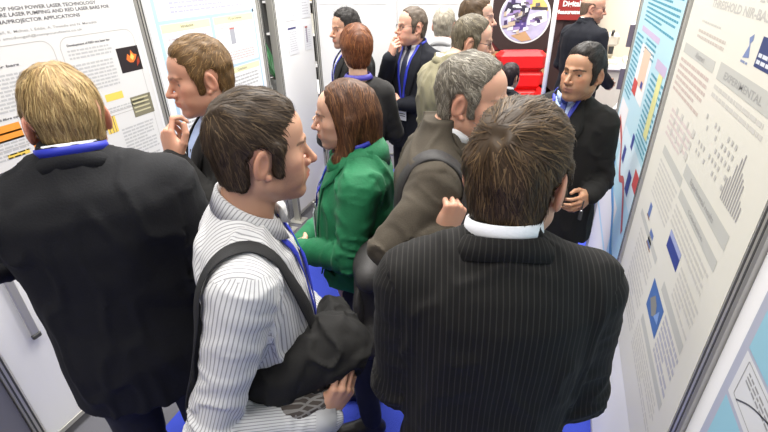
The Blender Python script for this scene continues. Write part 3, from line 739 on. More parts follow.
# ------------------------------------------------------------------ posters
def text_geom(s, size, bold=0.0):
    cu = bpy.data.curves.new('lettering', 'FONT'); cu.body = s; cu.size = size; cu.offset = bold; cu.resolution_u = 2
    o = bpy.data.objects.new('lettering', cu); COL.objects.link(o)
    dg = bpy.context.evaluated_depsgraph_get(); e = o.evaluated_get(dg); me = e.to_mesh()
    V = np.array([v.co[:2] for v in me.vertices]) if len(me.vertices) else np.zeros((0, 2)); F = [tuple(p.vertices) for p in me.polygons]
    e.to_mesh_clear(); bpy.data.objects.remove(o); bpy.data.curves.remove(cu); return V, F
def ink(col): return mat('ink_%d_%d_%d' % tuple(int(c * 255) for c in col), col, .6)
class Poster:
    """a printed sheet on a wall: contents given as (along-wall metre, height) pairs of the place itself"""
    def __init__(s, side, a, b, z0, z1, label, col=(.74, .74, .72), name='poster', group=None, off=.0, root=None, sheet=True):
        s.side = side; s.a, s.b = a, b
        loc = {'L': (XL, a, 0), 'R': (XR, b, 0), 'B': (a, YB, 0)}[side]
        s.t = root or empty(name, loc, frame_rot(side)); s.o = -.0015 - off
        if not root: tag(s.t, label, 'poster', group)
        if sheet: box('sheet', (0, s.o - .001, z0), (b - a, s.o, z1), plain('poster_paper', col, .5), s.t)
    def x(s, u): return (s.b - u) if s.side == 'R' else (u - s.a)
    def rects(s, name, R, col, layer=1):
        if len(R) <= 10 and 'text' not in name and 'line' not in name and 'chart' not in name and 'bars' not in name and 'scale' not in name and len(R) > 1:
            return [s.rects(name, [r], col, layer) for r in R]
        b = MB(); y = s.o - .001 - .0004 * layer
        for u0, z0, u1, z1 in R:
            x0, x1 = sorted((s.x(u0), s.x(u1))); z0, z1 = sorted((z0, z1)); b.add([(x0, y, z0), (x1, y, z0), (x1, y, z1), (x0, y, z1)], [(0, 1, 2, 3)])
        return b.obj(name, ink(col), s.t)
    def poly(s, name, pts, col, layer=1):
        y = s.o - .001 - .0004 * layer; P = [(s.x(u), y, z) for u, z in pts]
        return MB().add(P, [tuple(range(len(P)))]).obj(name, ink(col), s.t)
    def line(s, name, pts, w, col, layer=1):
        y = s.o - .001 - .0004 * layer; b = MB(); P = [Vector((s.x(u), z)) for u, z in pts]; V = []
        for i, p in enumerate(P):
            d = (P[min(i + 1, len(P) - 1)] - P[max(i - 1, 0)]).normalized(); n = Vector((-d.y, d.x)) * w / 2
            V += [(p.x + n.x, y, p.y + n.y), (p.x - n.x, y, p.y - n.y)]
        b.add(V, [(2 * i, 2 * i + 1, 2 * i + 3, 2 * i + 2) for i in range(len(P) - 1)]); return b.obj(name, ink(col), s.t)
    def copy_text(s, name, u0, u1, z0, z1, n, col, fill=.5, layer=1):
        """rows of small printed words"""
        R = []; st = 1 if u1 > u0 else -1; L = abs(u1 - u0); p = (z1 - z0) / n
        for i in range(n):
            u = 0; end = L * (random.uniform(.45, .95) if (i % 5 == 4) else random.uniform(.93, 1))
            z = z1 - (i + .5) * p
            while u < end:
                w = min(random.uniform(.008, .032) * (1 if p < .016 else 1.6), end - u); R.append((u0 + st * u, z - p * fill / 2, u0 + st * (u + w), z + p * fill / 2)); u += w + .0045
        return s.rects(name, R, col, layer)
    def text(s, name, items, col, layer=1):
        """items: (string, u left, z baseline, cap size, fitted width or None, bold)"""
        if len(items) > 1 and name == 'heading': return [s.text(name, [i], col, layer) for i in items]
        b = MB(); y = s.o - .001 - .0004 * layer
        for t, u, z, size, w, bold in items:
            V, F = text_geom(t, size, bold)
            if not len(V): continue
            k = (w / (V[:, 0].max() - V[:, 0].min())) if w else 1.0
            b.add([(s.x(u) + v[0] * k, y, z + v[1]) for v in V], F)
        return b.obj(name, ink(col), s.t)
    def outline(s, name, u0, z0, u1, z1, r, w, col, layer=1):
        pts = []
        for cx, cz, a0 in ((u1 - r, z1 - r, 0), (u0 + r, z1 - r, 90), (u0 + r, z0 + r, 180), (u1 - r, z0 + r, 270)):
            pts += [(cx + r * math.cos(math.radians(a0 + k * 15)), cz + r * math.sin(math.radians(a0 + k * 15))) for k in range(7)]
        return s.line(name, pts + pts[:1], w, col, layer)
GREY = (.28, .28, .28); DK = (.09, .09, .1); LG = (.45, .45, .45)
# left: laser technology poster
p = Poster('L', .73, 1.815, .95, 2.02, 'large white poster about laser technology behind the blond man', (.64, .635, .62))
p.text('title', [('OF HIGH POWER LASER TECHNOLOGY', 1.213, 1.849, .0185, .412, .0004), ('FIBRE LASER PUMPING AND RED LASER BARS FOR', 1.182, 1.829, .0185, .505, .0004), ('CINEMA/PROJECTOR APPLICATIONS', 1.135, 1.806, .0185, .396, .0004)], DK)
p.text('author_line', [('S. McDougall, K. McInes, I. Eddie, A. Tweedie and N. Meredith', 1.1, 1.773, .0135, .50, .0001), ('e-mail: smcdougall@compoundsemi.co.uk', 1.12, 1.752, .0125, .40, .0001)], GREY)
p.outline('text_frame', .80, 1.10, 1.365, 1.733, .045, .0022, (.4, .38, .36)); p.outline('text_frame', 1.395, 1.385, 1.775, 1.733, .045, .0022, (.4, .38, .36))
p.text('heading', [('Development of RED xxx laser bar', 1.425, 1.696, .0125, .215, .0003), ('laser bars', 1.1, 1.66, .0125, .11, .0003), ('Array and fibre coupling of red bars', 1.0, 1.478, .012, .26, .0003)], DK, 2)
p.copy_text('body_text', 1.42, 1.64, 1.64, 1.685, 3, LG); p.copy_text('body_text', 1.42, 1.64, 1.50, 1.625, 8, LG); p.copy_text('body_text', 1.42, 1.76, 1.385, 1.41, 2, LG)
p.copy_text('body_text', .84, 1.33, 1.50, 1.64, 10, LG)
p.outline('text_frame', .80, 1.0, 1.775, 1.37, .03, .0022, (.4, .38, .36)); p.copy_text('body_text', 1.56, 1.76, 1.10, 1.30, 12, LG); p.copy_text('body_text', 1.0, 1.14, 1.33, 1.40, 5, LG)
p.rects('photo', [(1.656, 1.543, 1.782, 1.655)], (.012, .006, .008))
p.poly('flame_detail', [(1.70, 1.60), (1.712, 1.625), (1.725, 1.612), (1.735, 1.640), (1.748, 1.62), (1.765, 1.615), (1.752, 1.595), (1.735, 1.582), (1.715, 1.585)], (.75, .16, .02), 2)
p.poly('flame_core', [(1.722, 1.605), (1.735, 1.625), (1.748, 1.608), (1.735, 1.592)], (.95, .55, .12), 3)
p.poly('flame_glow', [(1.75, 1.56), (1.775, 1.58), (1.772, 1.605), (1.758, 1.59)], (.3, .03, .01), 2)
p.rects('grey_photo', [(1.656, 1.328, 1.783, 1.427)], (.19, .175, .115)); p.rects('grey_photo_bars', [(1.665, 1.35 + .02 * k, 1.765, 1.357 + .02 * k) for k in range(4)], (.52, .48, .3), 2)
for q in ((1.03, 1.405, 1.128, 1.462), (1.146, 1.34, 1.222, 1.467)): p.rects('orange_chart', [q], (.86, .30, .035)); p.rects('chart_gradient_strip', [(1.03, 1.402, 1.128, 1.408), (1.03, 1.43, 1.128, 1.436)], (.8, .42, .1), 2)
for q in ((1.487, 1.293, 1.545, 1.37), (1.527, 1.437, 1.625, 1.47), (1.04, 1.335, 1.125, 1.352)): p.rects('yellow_chart', [q], (.78, .55, .10))
p.rects('chart_line', [(1.497, 1.293, 1.500, 1.37), (1.515, 1.293, 1.518, 1.37), (1.53, 1.293, 1.533, 1.37)], DK, 2)
p.rects('dark_photo', [(1.305, 1.6, 1.335, 1.648)], (.1, .1, .1))
# left: blue framed poster
p = Poster('L', 1.885, 2.815, .95, 2.02, 'white poster framed by light blue lines behind the man holding his chin', (.76, .77, .78))
SKYB = (.40, .56, .70); PY = (.72, .70, .44)
p.rects('blue_frame', [(1.93, .98, 1.955, 2.0), (1.955, 1.728, 2.79, 1.745), (2.345, 1.0, 2.372, 1.728), (2.775, 1.0, 2.79, 2.0), (1.955, 1.395, 2.345, 1.41), (2.372, 1.425, 2.775, 1.44), (1.955, .98, 2.79, 1.0)], SKYB)
p.rects('heading_band', [(1.96, 1.685, 2.34, 1.725), (2.377, 1.685, 2.77, 1.725), (2.377, 1.385, 2.77, 1.42)], PY)
p.text('heading', [('Introduction', 2.10, 1.70, .022, .10, .0003), ('VTL and Overview', 2.51, 1.70, .022, .14, .0003), ('Conclusion', 2.52, 1.395, .022, .1, .0003)], (.22, .2, .14), 2)
p.copy_text('body_text', 1.99, 2.32, 1.62, 1.66, 2, (.55, .5, .52)); p.copy_text('body_text', 1.99, 2.32, 1.45, 1.60, 7, (.5, .47, .5)); p.copy_text('body_text', 2.4, 2.75, 1.655, 1.675, 2, LG); p.copy_text('body_text', 2.05, 2.7, 1.77, 1.90, 6, (.45, .45, .55)); p.copy_text('body_text', 2.4, 2.75, 1.46, 1.52, 4, (.62, .45, .45))
p.copy_text('body_text', 2.4, 2.75, 1.1, 1.37, 12, LG); p.copy_text('body_text', 1.99, 2.32, 1.1, 1.37, 12, LG)
p.rects('grey_chart', [(2.508, 1.56, 2.556, 1.652)], (.35, .36, .40)); p.rects('red_mark', [(2.508, 1.647, 2.556, 1.655)], (.5, .15, .12), 2); p.copy_text('chart_scale', 2.60, 2.72, 1.56, 1.64, 7, (.6, .6, .6), .3)
# far left small sheets
for a, b, z0, z1, lb in ((3.185, 3.335, 1.385, 1.585, 'small white sheet with a dark blue heading, far left board'), (3.435, 3.56, 1.385, 1.575, 'small white sheet with a red corner, far left board'), (3.17, 3.34, 1.63, 1.86, 'white text sheet pinned above the blue-headed sheet'), (3.42, 3.56, 1.63, 1.86, 'white text sheet pinned above the red-cornered sheet')):
    p = Poster('L', a, b, z0, z1, lb, (.70, .71, .74), 'pinned_sheet', 'small sheets on the far left board')
    p.copy_text('body_text', a + .02, b - .02, z0 + .02, z1 - .03, 9, (.5, .5, .54), .35)
    if z1 < 1.6:
        if a < 3.3: p.rects('heading_bar', [(a + .01, z1 - .018, b - .02, z1 - .004)], (.03, .03, .14))
        else: p.rects('colour_strip', [(a + .03, z0 + .06, a + .05, z1 - .01)], (.28, .25, .32), 2); p.rects('red_corner', [(a + .02, z1 - .02, a + .06, z1 - .008)], (.6, .12, .08), 2)
# end wall prints
for a, b, z0, z1, lb in ((-1.62, -1.52, 1.33, 1.42, 'small dark photo card on the white end wall'), (-1.9, -1.3, 1.72, 2.0, 'wide white sheet with faint print on the left end board'), (-1.15, -.6, 1.72, 2.0, 'wide white sheet with faint print on the right end board')):
    p = Poster('B', a, b, z0, z1, lb, (.76, .76, .76), 'pinned_sheet', None)
    if b - a < .2: p.rects('photo', [(a + .015, z0 + .03, b - .015, z1 - .008)], (.16, .14, .17)); p.rects('highlight', [(a + .03, z0 + .05, a + .05, z1 - .02)], (.5, .2, .15), 2)
    else:
        for k in range(3): p.copy_text('body_text', a + .02 + k * (b - a) / 3, a + (k + .9) * (b - a) / 3, z0 + .03, z1 - .14, 6, (.5, .52, .6), .35)
        p.copy_text('heading', a + .05, b - .05, z1 - .1, z1 - .04, 2, (.5, .52, .6), .5)
# right: cream poster
CREAM = (.66, .65, .575); BAND = (.46, .465, .43); TXT = (.52, .51, .47)
p = Poster('R', .925, 1.895, .62, 2.02, 'large cream poster with grey heading bands on the right wall', CREAM)
p.text('title', [('THRESHOLD NIR-BASE QE LASERS', 1.665, 1.838, .028, .72, .0008), ('LOW T', 1.30, 1.872, .028, .2, .0008)], (.47, .46, .43))
p.copy_text('author_line', 1.72, 1.50, 1.79, 1.80, 1, TXT); p.copy_text('author_line', 1.73, 1.43, 1.745, 1.775, 2, (.5, .45, .4))
p.rects('heading_band', [(1.845, 1.687, 1.468, 1.717), (1.425, 1.683, 1.0, 1.725), (1.44, 1.402, 1.01, 1.44), (1.74, 1.365, 1.43, 1.395), (1.42, 1.34, 1.02, 1.37), (1.30, 1.085, 1.02, 1.118), (1.395, .888, 1.01, .918), (1.80, 1.09, 1.43, 1.115)], BAND)
p.text('heading', [('Abstract', 1.68, 1.695, .024, .11, .0004), ('EXPERIMENTAL', 1.37, 1.694, .024, .27, .0003), ('Experimental results', 1.36, 1.412, .022, .24, .0004), ('Conclusion', 1.30, 1.35, .018, .16, .0003)], (.33, .33, .32), 2)
p.copy_text('body_text', 1.85, 1.47, 1.56, 1.675, 6, (.5, .42, .38)); p.copy_text('body_text', 1.42, 1.03, 1.635, 1.675, 2, TXT); p.copy_text('body_text', 1.74, 1.44, 1.21, 1.35, 8, TXT)
p.copy_text('body_text', 1.42, 1.03, 1.255, 1.325, 4, TXT); p.copy_text('body_text', 1.21, 1.01, 1.13, 1.235, 6, TXT); p.copy_text('body_text', 1.2, 1.01, .93, 1.075, 7, (.4, .4, .45), .6); p.copy_text('body_text', 1.42, 1.02, .76, .875, 7, TXT); p.copy_text('body_text', 1.74, 1.45, .76, 1.07, 14, TXT); p.copy_text('body_text', 1.78, 1.46, 1.42, 1.52, 5, (.58, .5, .48))
p.rects('scatter_chart', [(u + random.uniform(-.01, .01), z, u - .022 - random.uniform(0, .01), z + .022) for u in (1.72, 1.64, 1.56, 1.48) for z in (1.44, 1.475, 1.51)], (.52, .51, .47), 2)
p.rects('bar_chart', [(u, z, u - .012, z + .012) for u in [1.40 - .028 * k for k in range(10)] for z in [1.49 + .024 * k for k in range(5)] if random.random() < .62], (.46, .455, .43), 2)
p.rects('decay_chart', [(1.13 - .013 * k, 1.475, 1.13 - .013 * k - .005, 1.50 + .1 * math.exp(-((k - 4) / 3.5) ** 2) * random.uniform(.6, 1)) for k in range(10)], (.33, .32, .33), 2)
p.rects('blue_image', [(1.385, 1.192, 1.237, 1.25)], (.03, .05, .23)); p.rects('blue_image_sky', [(1.385, 1.232, 1.237, 1.25)], (.30, .34, .55), 2)
p.rects('coloured_image', [(1.393, .957, 1.22, 1.065)], (.06, .14, .36)); p.poly('image_detail', [(1.37, 1.0), (1.33, 1.04), (1.29, 1.03), (1.27, 1.0), (1.31, .975)], (.22, .22, .20), 2); p.poly('image_detail', [(1.29, .99), (1.25, 1.04), (1.235, 1.0)], (.2, .32, .6), 3)
p.rects('small_figure', [(1.70, 1.14, 1.66, 1.19), (1.60, 1.08, 1.54, 1.135)], (.10, .16, .36)); p.rects('figure_base', [(1.705, 1.135, 1.65, 1.142), (1.61, 1.073, 1.53, 1.08)], (.25, .14, .08), 2)
p.rects('logo', [(1.208, 1.752, 1.05, 1.812)], (.025, .045, .15)); p.copy_text('logo_text', 1.20, 1.08, 1.757, 1.783, 2, (.6, .64, .7), .6, 2)
p.poly('crest', [(1.285, 1.80), (1.262, 1.81), (1.258, 1.797), (1.268, 1.79), (1.25, 1.762), (1.29, 1.757), (1.272, 1.785)], (.16, .22, .40))
p.copy_text('crest_text', 1.295, 1.245, 1.745, 1.755, 1, (.2, .25, .4))
# right: light blue poster
LB = (.43, .66, .74); TEAL = (.06, .28, .38)
p = Poster('R', 1.965, 3.02, .55, 2.02, 'light blue poster with red and blue figures on the far right board', LB)
p.copy_text('body_text', 2.85, 2.02, 1.69, 1.90, 11, TEAL, .45); p.rects('violet_heading', [(2.85, 1.645, 2.3, 1.67), (2.25, 1.56, 2.02, 1.60), (2.7, 1.945, 2.3, 1.97)], (.50, .42, .58))
p.copy_text('body_text', 2.98, 2.72, 1.30, 1.63, 14, TEAL, .45); p.copy_text('body_text', 2.30, 2.0, 1.22, 1.54, 14, TEAL, .45); p.copy_text('body_text', 2.64, 2.32, 1.56, 1.64, 4, TEAL, .45)
for q in ((2.72, 1.36, 2.36, 1.60), (2.98, 1.08, 2.66, 1.27), (2.98, .58, 2.3, .86)): p.rects('white_chart', [q], (.74, .74, .74))
p.rects('peach_map', [(2.62, 1.42, 2.42, 1.59)], (.70, .50, .38), 2)
p.rects('red_block', [(2.72, 1.36, 2.58, 1.43), (2.1, 1.08, 1.99, 1.16)], (.52, .07, .06), 3); p.rects('navy_block', [(2.50, 1.425, 2.44, 1.455), (2.36, 1.17, 2.30, 1.24), (2.52, 1.05, 2.44, 1.13), (2.24, 1.0, 2.14, 1.10)], (.035, .06, .26), 3); p.rects('yellow_strip', [(2.14, 1.30, 2.05, 1.56)], (.66, .66, .30), 2)
p.rects('pale_field', [(2.64, .98, 2.0, 1.20)], (.60, .74, .80))
def curve(pts, n=14):
    out = []
    for i in range(len(pts) - 1):
        p0, p1, p2, p3 = pts[max(i - 1, 0)], pts[i], pts[i + 1], pts[min(i + 2, len(pts) - 1)]
        for k in range(n):
            t = k / n; out.append(tuple(.5 * (2 * p1[j] + (p2[j] - p0[j]) * t + (2 * p0[j] - 5 * p1[j] + 4 * p2[j] - p3[j]) * t * t + (3 * p1[j] - p0[j] - 3 * p2[j] + p3[j]) * t ** 3) for j in (0, 1)))
    return out + [pts[-1]]
p.line('red_ribbon', curve([(2.9, 1.17), (2.65, 1.10), (2.45, .98), (2.3, 1.0), (2.05, .86)]), .035, (.45, .10, .09), 3)
p.line('blue_ribbon', curve([(2.96, .93), (2.75, .97), (2.6, .86), (2.4, .80), (2.2, .68), (2.0, .66)]), .05, (.05, .22, .48), 4); p.line('blue_ribbon_edge', curve([(2.96, .945), (2.75, .985), (2.6, .875), (2.4, .815), (2.2, .695), (2.0, .675)]), .012, (.2, .45, .7), 5)
# right corner: pale blue poster
p = Poster('R', -.2, .80, .6, 2.02, 'pale blue poster with a line graph in the bottom right corner', (.40, .42, .50))
p.rects('blue_field', [(.775, 1.345, .2, 1.98), (.775, .7, .2, 1.225)], (.27, .50, .60)); p.rects('graph_box', [(.775, 1.235, .45, 1.338)], (.62, .63, .64)); p.line('graph_line', curve([(.74, 1.25), (.70, 1.28), (.66, 1.30), (.6, 1.32), (.5, 1.325)]), .003, DK, 2)
p.outline('graph_axis', .52, 1.25, .755, 1.33, .003, .0018, GREY, 2); p.copy_text('graph_note', .74, .60, 1.295, 1.32, 3, GREY, .5, 2); p.rects('dark_square', [(.70, 1.14, .66, 1.19)], (.03, .12, .2), 2)
# rail at the left
t = empty('poster_rail', (XL + .014, .846, 0)); tag(t, 'thin grey hanging rail with a dark end beside the blond man', 'rail')
box('strip', (-.006, -.016, .612), (.006, .016, 1.3), ALU, t, bev=.003); box('end_cap', (-.008, -.018, .59), (.008, .018, .612), DARKLINE, t, bev=.003)
# ------------------------------------------------------------------ the people
PIN = striped('charcoal_pinstripe_wool', (0.0062, 0.0058, 0.0054), (0.022, 0.0205, 0.019), .0095, .2, .85, sheen=.02)
SHIRT_STRIPE = striped('grey_striped_shirt_cotton', (0.60, 0.60, 0.61), (0.30, 0.30, 0.31), .0082, .28, .85)
TWEED = plain('brown_tweed', (0.062, 0.052, 0.039), .9, bump=.3, bscale=350, var=.3, sheen=.03, spec=.2)
OLIVE = plain('olive_beige_cotton', (0.215, 0.195, 0.12), .9, bump=.2, bscale=260, var=.12, sheen=.03)
GREEN = plain('green_coat_cotton', (0.005, 0.15, 0.055), .75, bump=.25, bscale=120, var=.15, sheen=.05)
CHAR = plain('charcoal_suit_wool', (0.013, 0.0125, 0.012), .85, bump=.25, bscale=240, var=.2, sheen=.02, spec=.25)
NAVY = plain('dark_navy_suit_wool', (0.008, 0.009, 0.014), .85, bump=.2, bscale=240, var=.2, sheen=.02, spec=.25)
KNIT = plain('black_knit_dress', (0.012, 0.011, 0.011), .9, bump=.3, bscale=200, sheen=.05)
BLACKW = plain('black_webbing', (0.012, 0.012, 0.013), .7, bump=.3, bscale=500)
TIE_BLUE = plain('blue_silk_tie', (0.03, 0.05, 0.28), .4)
TIE_DARK = plain('dark_tie', (0.02, 0.025, 0.05), .45)
BADGE = plain('white_name_badge', (0.72, 0.74, 0.78), .35)
FRAME_D = plain('dark_metal_frame', (0.03, 0.028, 0.025), .3, .6)

# 1 blond man at the left-hand poster
ar = {'L': ((-.185, -.01, 1.40), (-.42, .06, 1.24), (-.2, .27, 1.14), (.8, .5, -.2), (0, -.4, -1), 'relax'),
      'R': ((.185, -.01, 1.40), (.225, -.04, 1.13), (.15, .18, 1.08), (-.6, .8, 0), (0, -.4, -1), 'relax')}
r, M_, hg = person('man with short blond hair seen from behind in a black suit at the poster', None, (-1.098, .741, 1.642), -45, 0,
    dict(pos=(0, .045, 1.575), yaw=-18, pitch=6, skin=(.60, .31, .22)),
    dict(vol=short_vol(0.009, 0.001, 0.002, nape=.058), capk=.7, poly=[q if q[0] > -.04 else (q[0], q[1] + .024 if q[1] < 0 else q[1]) for q in SHORT], col=[(.40, .28, .12), (.47, .34, .155), (.32, .21, .085), (.24, .15, .065)], flow=flow_short((.0, .0, .135), .0, .9), len=.06, n=6500, messy=.16, width=.0012), ar)
J, bv = suit(r, hg, ar, BLACK_CLOTH, fold=.0045, seed=1)
LZ = lambda p: 1.545 - .018 * (1 - math.cos(p))
band('lanyard', LANYARD, r, -150, 150, [(lambda p: .0755, lambda p: LZ(p) - .010), (lambda p: .0715, lambda p: LZ(p) + .008), (lambda p: .0695, lambda p: LZ(p) + .008), (lambda p: .0735, lambda p: LZ(p) - .010)])
trousers(r, TROUSER)

# 2 man with a hand at his chin
ar = {'L': ((-.185, -.01, 1.40), (-.25, .1, 1.20), (-.12, .185, 1.40), (.35, .0, 1), (.5, -1, 0), 'chin', THUMB_CHIN),
      'R': ((.185, -.01, 1.40), (.25, .06, 1.14), (-.02, .22, 1.2), (-1, .1, .1), (0, -1, -.2), 'relax')}
r, M_, hg = person('man in profile with brown hair holding his chin beside the left posters', None, (-1.106, 1.242, 1.643), -140, 1,
    dict(yaw=0, pitch=-6, skin=(.60, .32, .22), stubble=.12, brow=(.2, .1, .05)),
    dict(vol=short_vol(0.012, 0.004, 0.004), poly=SHORT, col=[(.16, .085, .032), (.21, .12, .045), (.10, .055, .022), (.28, .17, .07)], flow=flow_short((.0, -.06, .12), .5, .5), len=.04, messy=.4), ar)
J, bv = suit(r, hg, ar, CHAR, seed=2)
suit_front(bv, J, r, CHAR, BLUE_SHIRT)
trousers(r, TROUSER)
w = MB(); W = Vector(ar['L'][2]); d = (W - Vector(ar['L'][1])).normalized(); w.tube([W - d * .012, W + d * .006], [.0345, .0325], 16)
w.obj('wristwatch', BLACKW, r, smooth=True)

# 3 man in the striped shirt
SLIM = slim(SHIRT, .95, .88, -.012)
ar = {'R': ((.175, -.012, 1.39), (.245, -.12, 1.09), (.185, .12, 1.005), (-.12, .55, .8), (-.9, -.3, .1), 'hold'),
      'L': ((-.175, -.012, 1.39), (-.22, .02, 1.1), (-.05, .175, 1.03), (.95, .1, .1), (0, -1, .1), 'relax')}
sar = ar
r, M_, hg = person('man in profile in a grey striped white shirt hugging a black jacket', None, (-.562, .751, 1.617), 62, 0,
    dict(pos=(0, .038, 1.625), yaw=-18, pitch=-3, skin=(.52, .29, .19), stubble=.42, brow=(.03, .02, .014), neck=.055, iris=(.05, .03, .02)),
    dict(vol=short_vol(0.011, 0.003, 0.006), poly=SHORT, col=[(.045, .028, .016), (.065, .042, .024), (.032, .020, .012), (.1, .066, .036)], flow=flow_short((.0, -.065, .11), .6, .55), len=.05, n=5200, messy=.2, width=.0013), ar, prof=SLIM)
V, Q, L, seg = garment(SLIM, ar, hg, (.064, .055, .042), .0055, seed=3)
S_ = mk('shirt', V, Q, SHIRT_STRIPE, r, uv=cloth_uv(V, Q, L, seg)); bv3 = torso_bvh(V, Q, L); V3, Q3 = V, Q
collar('shirt_collar', SHIRT_STRIPE, r, zt=1.562, drop=.085, r=.066, h=.040, flare=.020, wing=.012, gap=156, cy=.002)
lanyard(bv3, r, LANYARD, zt=1.455, zb=1.12, x0=.045, w=.010, back=False, off=.006)
cuff(r, ar['R'][2], ar['R'][1], plain('striped_shirt_cuff_cotton', (.52, .52, .53), .85), r=.046, ext=.012)
trousers(r, TROUSER)
striped_man = r

# 4 woman in the green coat
ar = {'L': ((-.165, -.01, 1.40), (-.235, .03, 1.16), (-.03, .24, 1.08), (.8, .35, -.25), (.2, -1, -.3), 'relax'),
      'R': ((.165, -.01, 1.40), (.235, .05, 1.16), (.05, .26, 1.05), (-.8, .2, -.2), (-.1, -1, -.2), 'relax')}
r, M_, hg = person('woman with long brown hair in a green coat, hands clasped', None, (-.648, 1.363, 1.512), -112, 1,
    dict(fem=1, yaw=0, pitch=-2, skin=(.58, .34, .24), brow=(.03, .02, .012), nose=1.1),
    dict(long=1, vol=[ell((0, -.014, .04), (.087, .112, .1)), cone((.062, -.015, .0), (.07, .02, -.2), .036, .026), cone((-.062, -.015, 0), (-.07, .02, -.2), .036, .026), cone((0, -.07, .0), (0, -.075, -.17), .065, .05), cone((-.06, .03, -.13), (-.06, .085, -.28), .03, .018), cone((.06, .03, -.13), (.06, .085, -.28), .03, .018)], k=.03,
         poly=[(.05, .3), (.062, .1), (.06, .075), (.04, .055), (.033, .0), (.034, -.06), (.05, -.11), (.13, -.13), (.15, -.4), (-.3, -.4), (-.3, .3)],
         col=[(.075, .032, .016), (.12, .05, .024), (.055, .024, .013), (.19, .085, .035), (.14, .06, .026)], flow=flow_down(), len=.09, messy=.14, width=.0016, n=3800), ar, prof=DRESS, handscale=.9)
COAT = [(.975, .2, .155, 0), (1.0, .2, .155, .0), (1.08, .185, .145, .003), (1.22, .185, .145, .006), (1.32, .188, .142, .0), (1.40, .178, .125, -.012), (1.45, .145, .1, -.02), (1.485, .108, .088, -.02), (1.51, .088, .08, -.01)]
V, Q, L, seg = garment(COAT, ar, hg, (.07, .062, .05), .006, seed=4)
J = mk('coat', V, Q, GREEN, r); bv = torso_bvh(V, Q, L)
band('hood', GREEN, J, -150, 150, [(lambda p: .13 - .02 * math.sin(p) ** 2, lambda p: 1.44 - .02 * (1 - math.cos(p))), (lambda p: .125, lambda p: 1.50 - .02 * (1 - math.cos(p))), (lambda p: .098, lambda p: 1.545 - .024 * (1 - math.cos(p))), (lambda p: .088, lambda p: 1.54 - .024 * (1 - math.cos(p))), (lambda p: .084, lambda p: 1.47 - .02 * (1 - math.cos(p)))])
patch(bv, [[(lerp(-.05, .05, s / 4), lerp(1.49, 1.0, t / 10)) for s in range(5)] for t in range(11)], .004, KNIT, 'top', r)
for g in (1, -1):
    patch(bv, [[(g * lerp(.045, .085 + .03 * (t < 3), s / 3), lerp(1.5, .99, t / 12)) for s in range(4)] for t in range(13)], .01, GREEN, 'placket', J, thick=.007)
lanyard(bv, r, LANYARD, badge=BADGE, zt=1.49, zb=1.26, x0=.05)
b = MB()
for g in (1, -1):
    patch(bv, [[(g * (.13 + .04 * s), 1.10 - .03 * t) for s in (-1, 0, 1)] for t in range(3)], .009, GREEN, 'pocket_flap', J, thick=.008)
trousers(r, plain('dark_blue_denim', (.012, .013, .03), .85, bump=.2, bscale=300), w=.92, top=.98)

# 5 woman with auburn hair
ar = {'L': ((-.15, -.02, 1.38), (-.21, .02, 1.13), (-.05, .2, 1.08), (.8, .4, 0), (0, -1, 0), 'relax'), 'R': ((.15, -.02, 1.38), (.21, .02, 1.13), (.05, .2, 1.1), (-.8, .4, 0), (0, -1, 0), 'relax')}
r, M_, hg = person('woman with short auburn hair and black top, seen from behind', None, (-1.022, 2.344, 1.577), -30, 2,
    dict(fem=1, yaw=-6, skin=(.62, .38, .27)),
    dict(vol=[ell((0, -.018, .035), (.09, .112, .106)), ell((0, -.04, -.03), (.072, .07, .07))], poly=[(.05, .3), (.06, .09), (.055, .06), (.04, .02), (.03, -.05), (-.02, -.062), (-.06, -.09), (-.3, -.1), (-.3, .3)],
         col=[(.15, .045, .016), (.22, .075, .026), (.11, .032, .012), (.27, .1, .035)], flow=flow_down(.5), len=.06, n=1500, width=.002), ar, prof=DRESS, handscale=.9)
V, Q, L, seg = garment([p for p in DRESS if p[0] < 1.46] + [(1.455, .11, .075, -.0)], ar, hg, (.056, .05, .04), .003, seed=5, shoulder=.045)
mk('top', V, Q, KNIT, r); bv = torso_bvh(V, Q, L)
band('lanyard', LANYARD_D, r, -140, 140, [(lambda p: .085, lambda p: 1.475), (lambda p: .068, lambda p: 1.50), (lambda p: .066, lambda p: 1.50), (lambda p: .082, lambda p: 1.474)], cy=-.015)
trousers(r, KNIT, w=.95, top=.98)

# 6 dark-haired man facing her
ar = {'L': ((-.185, -.01, 1.40), (-.215, -.02, 1.13), (-.16, .16, 1.02), (.2, .8, -.3), (1, 0, 0), 'relax'), 'R': ((.185, -.01, 1.40), (.215, -.02, 1.13), (.16, .16, 1.02), (-.2, .8, -.3), (-1, 0, 0), 'relax')}
r, M_, hg = person('man with black hair in a dark suit behind the auburn-haired woman', None, (-1.365, 2.98, 1.60), 232, 2,
    dict(yaw=-14, skin=(.5, .28, .19), stubble=.4, brow=(.02, .015, .012)),
    dict(vol=short_vol(0.017, 0.005, 0.005), poly=SHORT, col=[(.012, .010, .010), (.022, .018, .016), (.035, .03, .028)], flow=flow_short((.0, -.05, .12), .5, .3), len=.045, messy=.7, lift=.008), ar)
J, bv = suit(r, hg, ar, CHAR, seed=6)
suit_front(bv, J, r, CHAR, WHITE_SHIRT, None, LANYARD, badge=BADGE)
trousers(r, TROUSER)

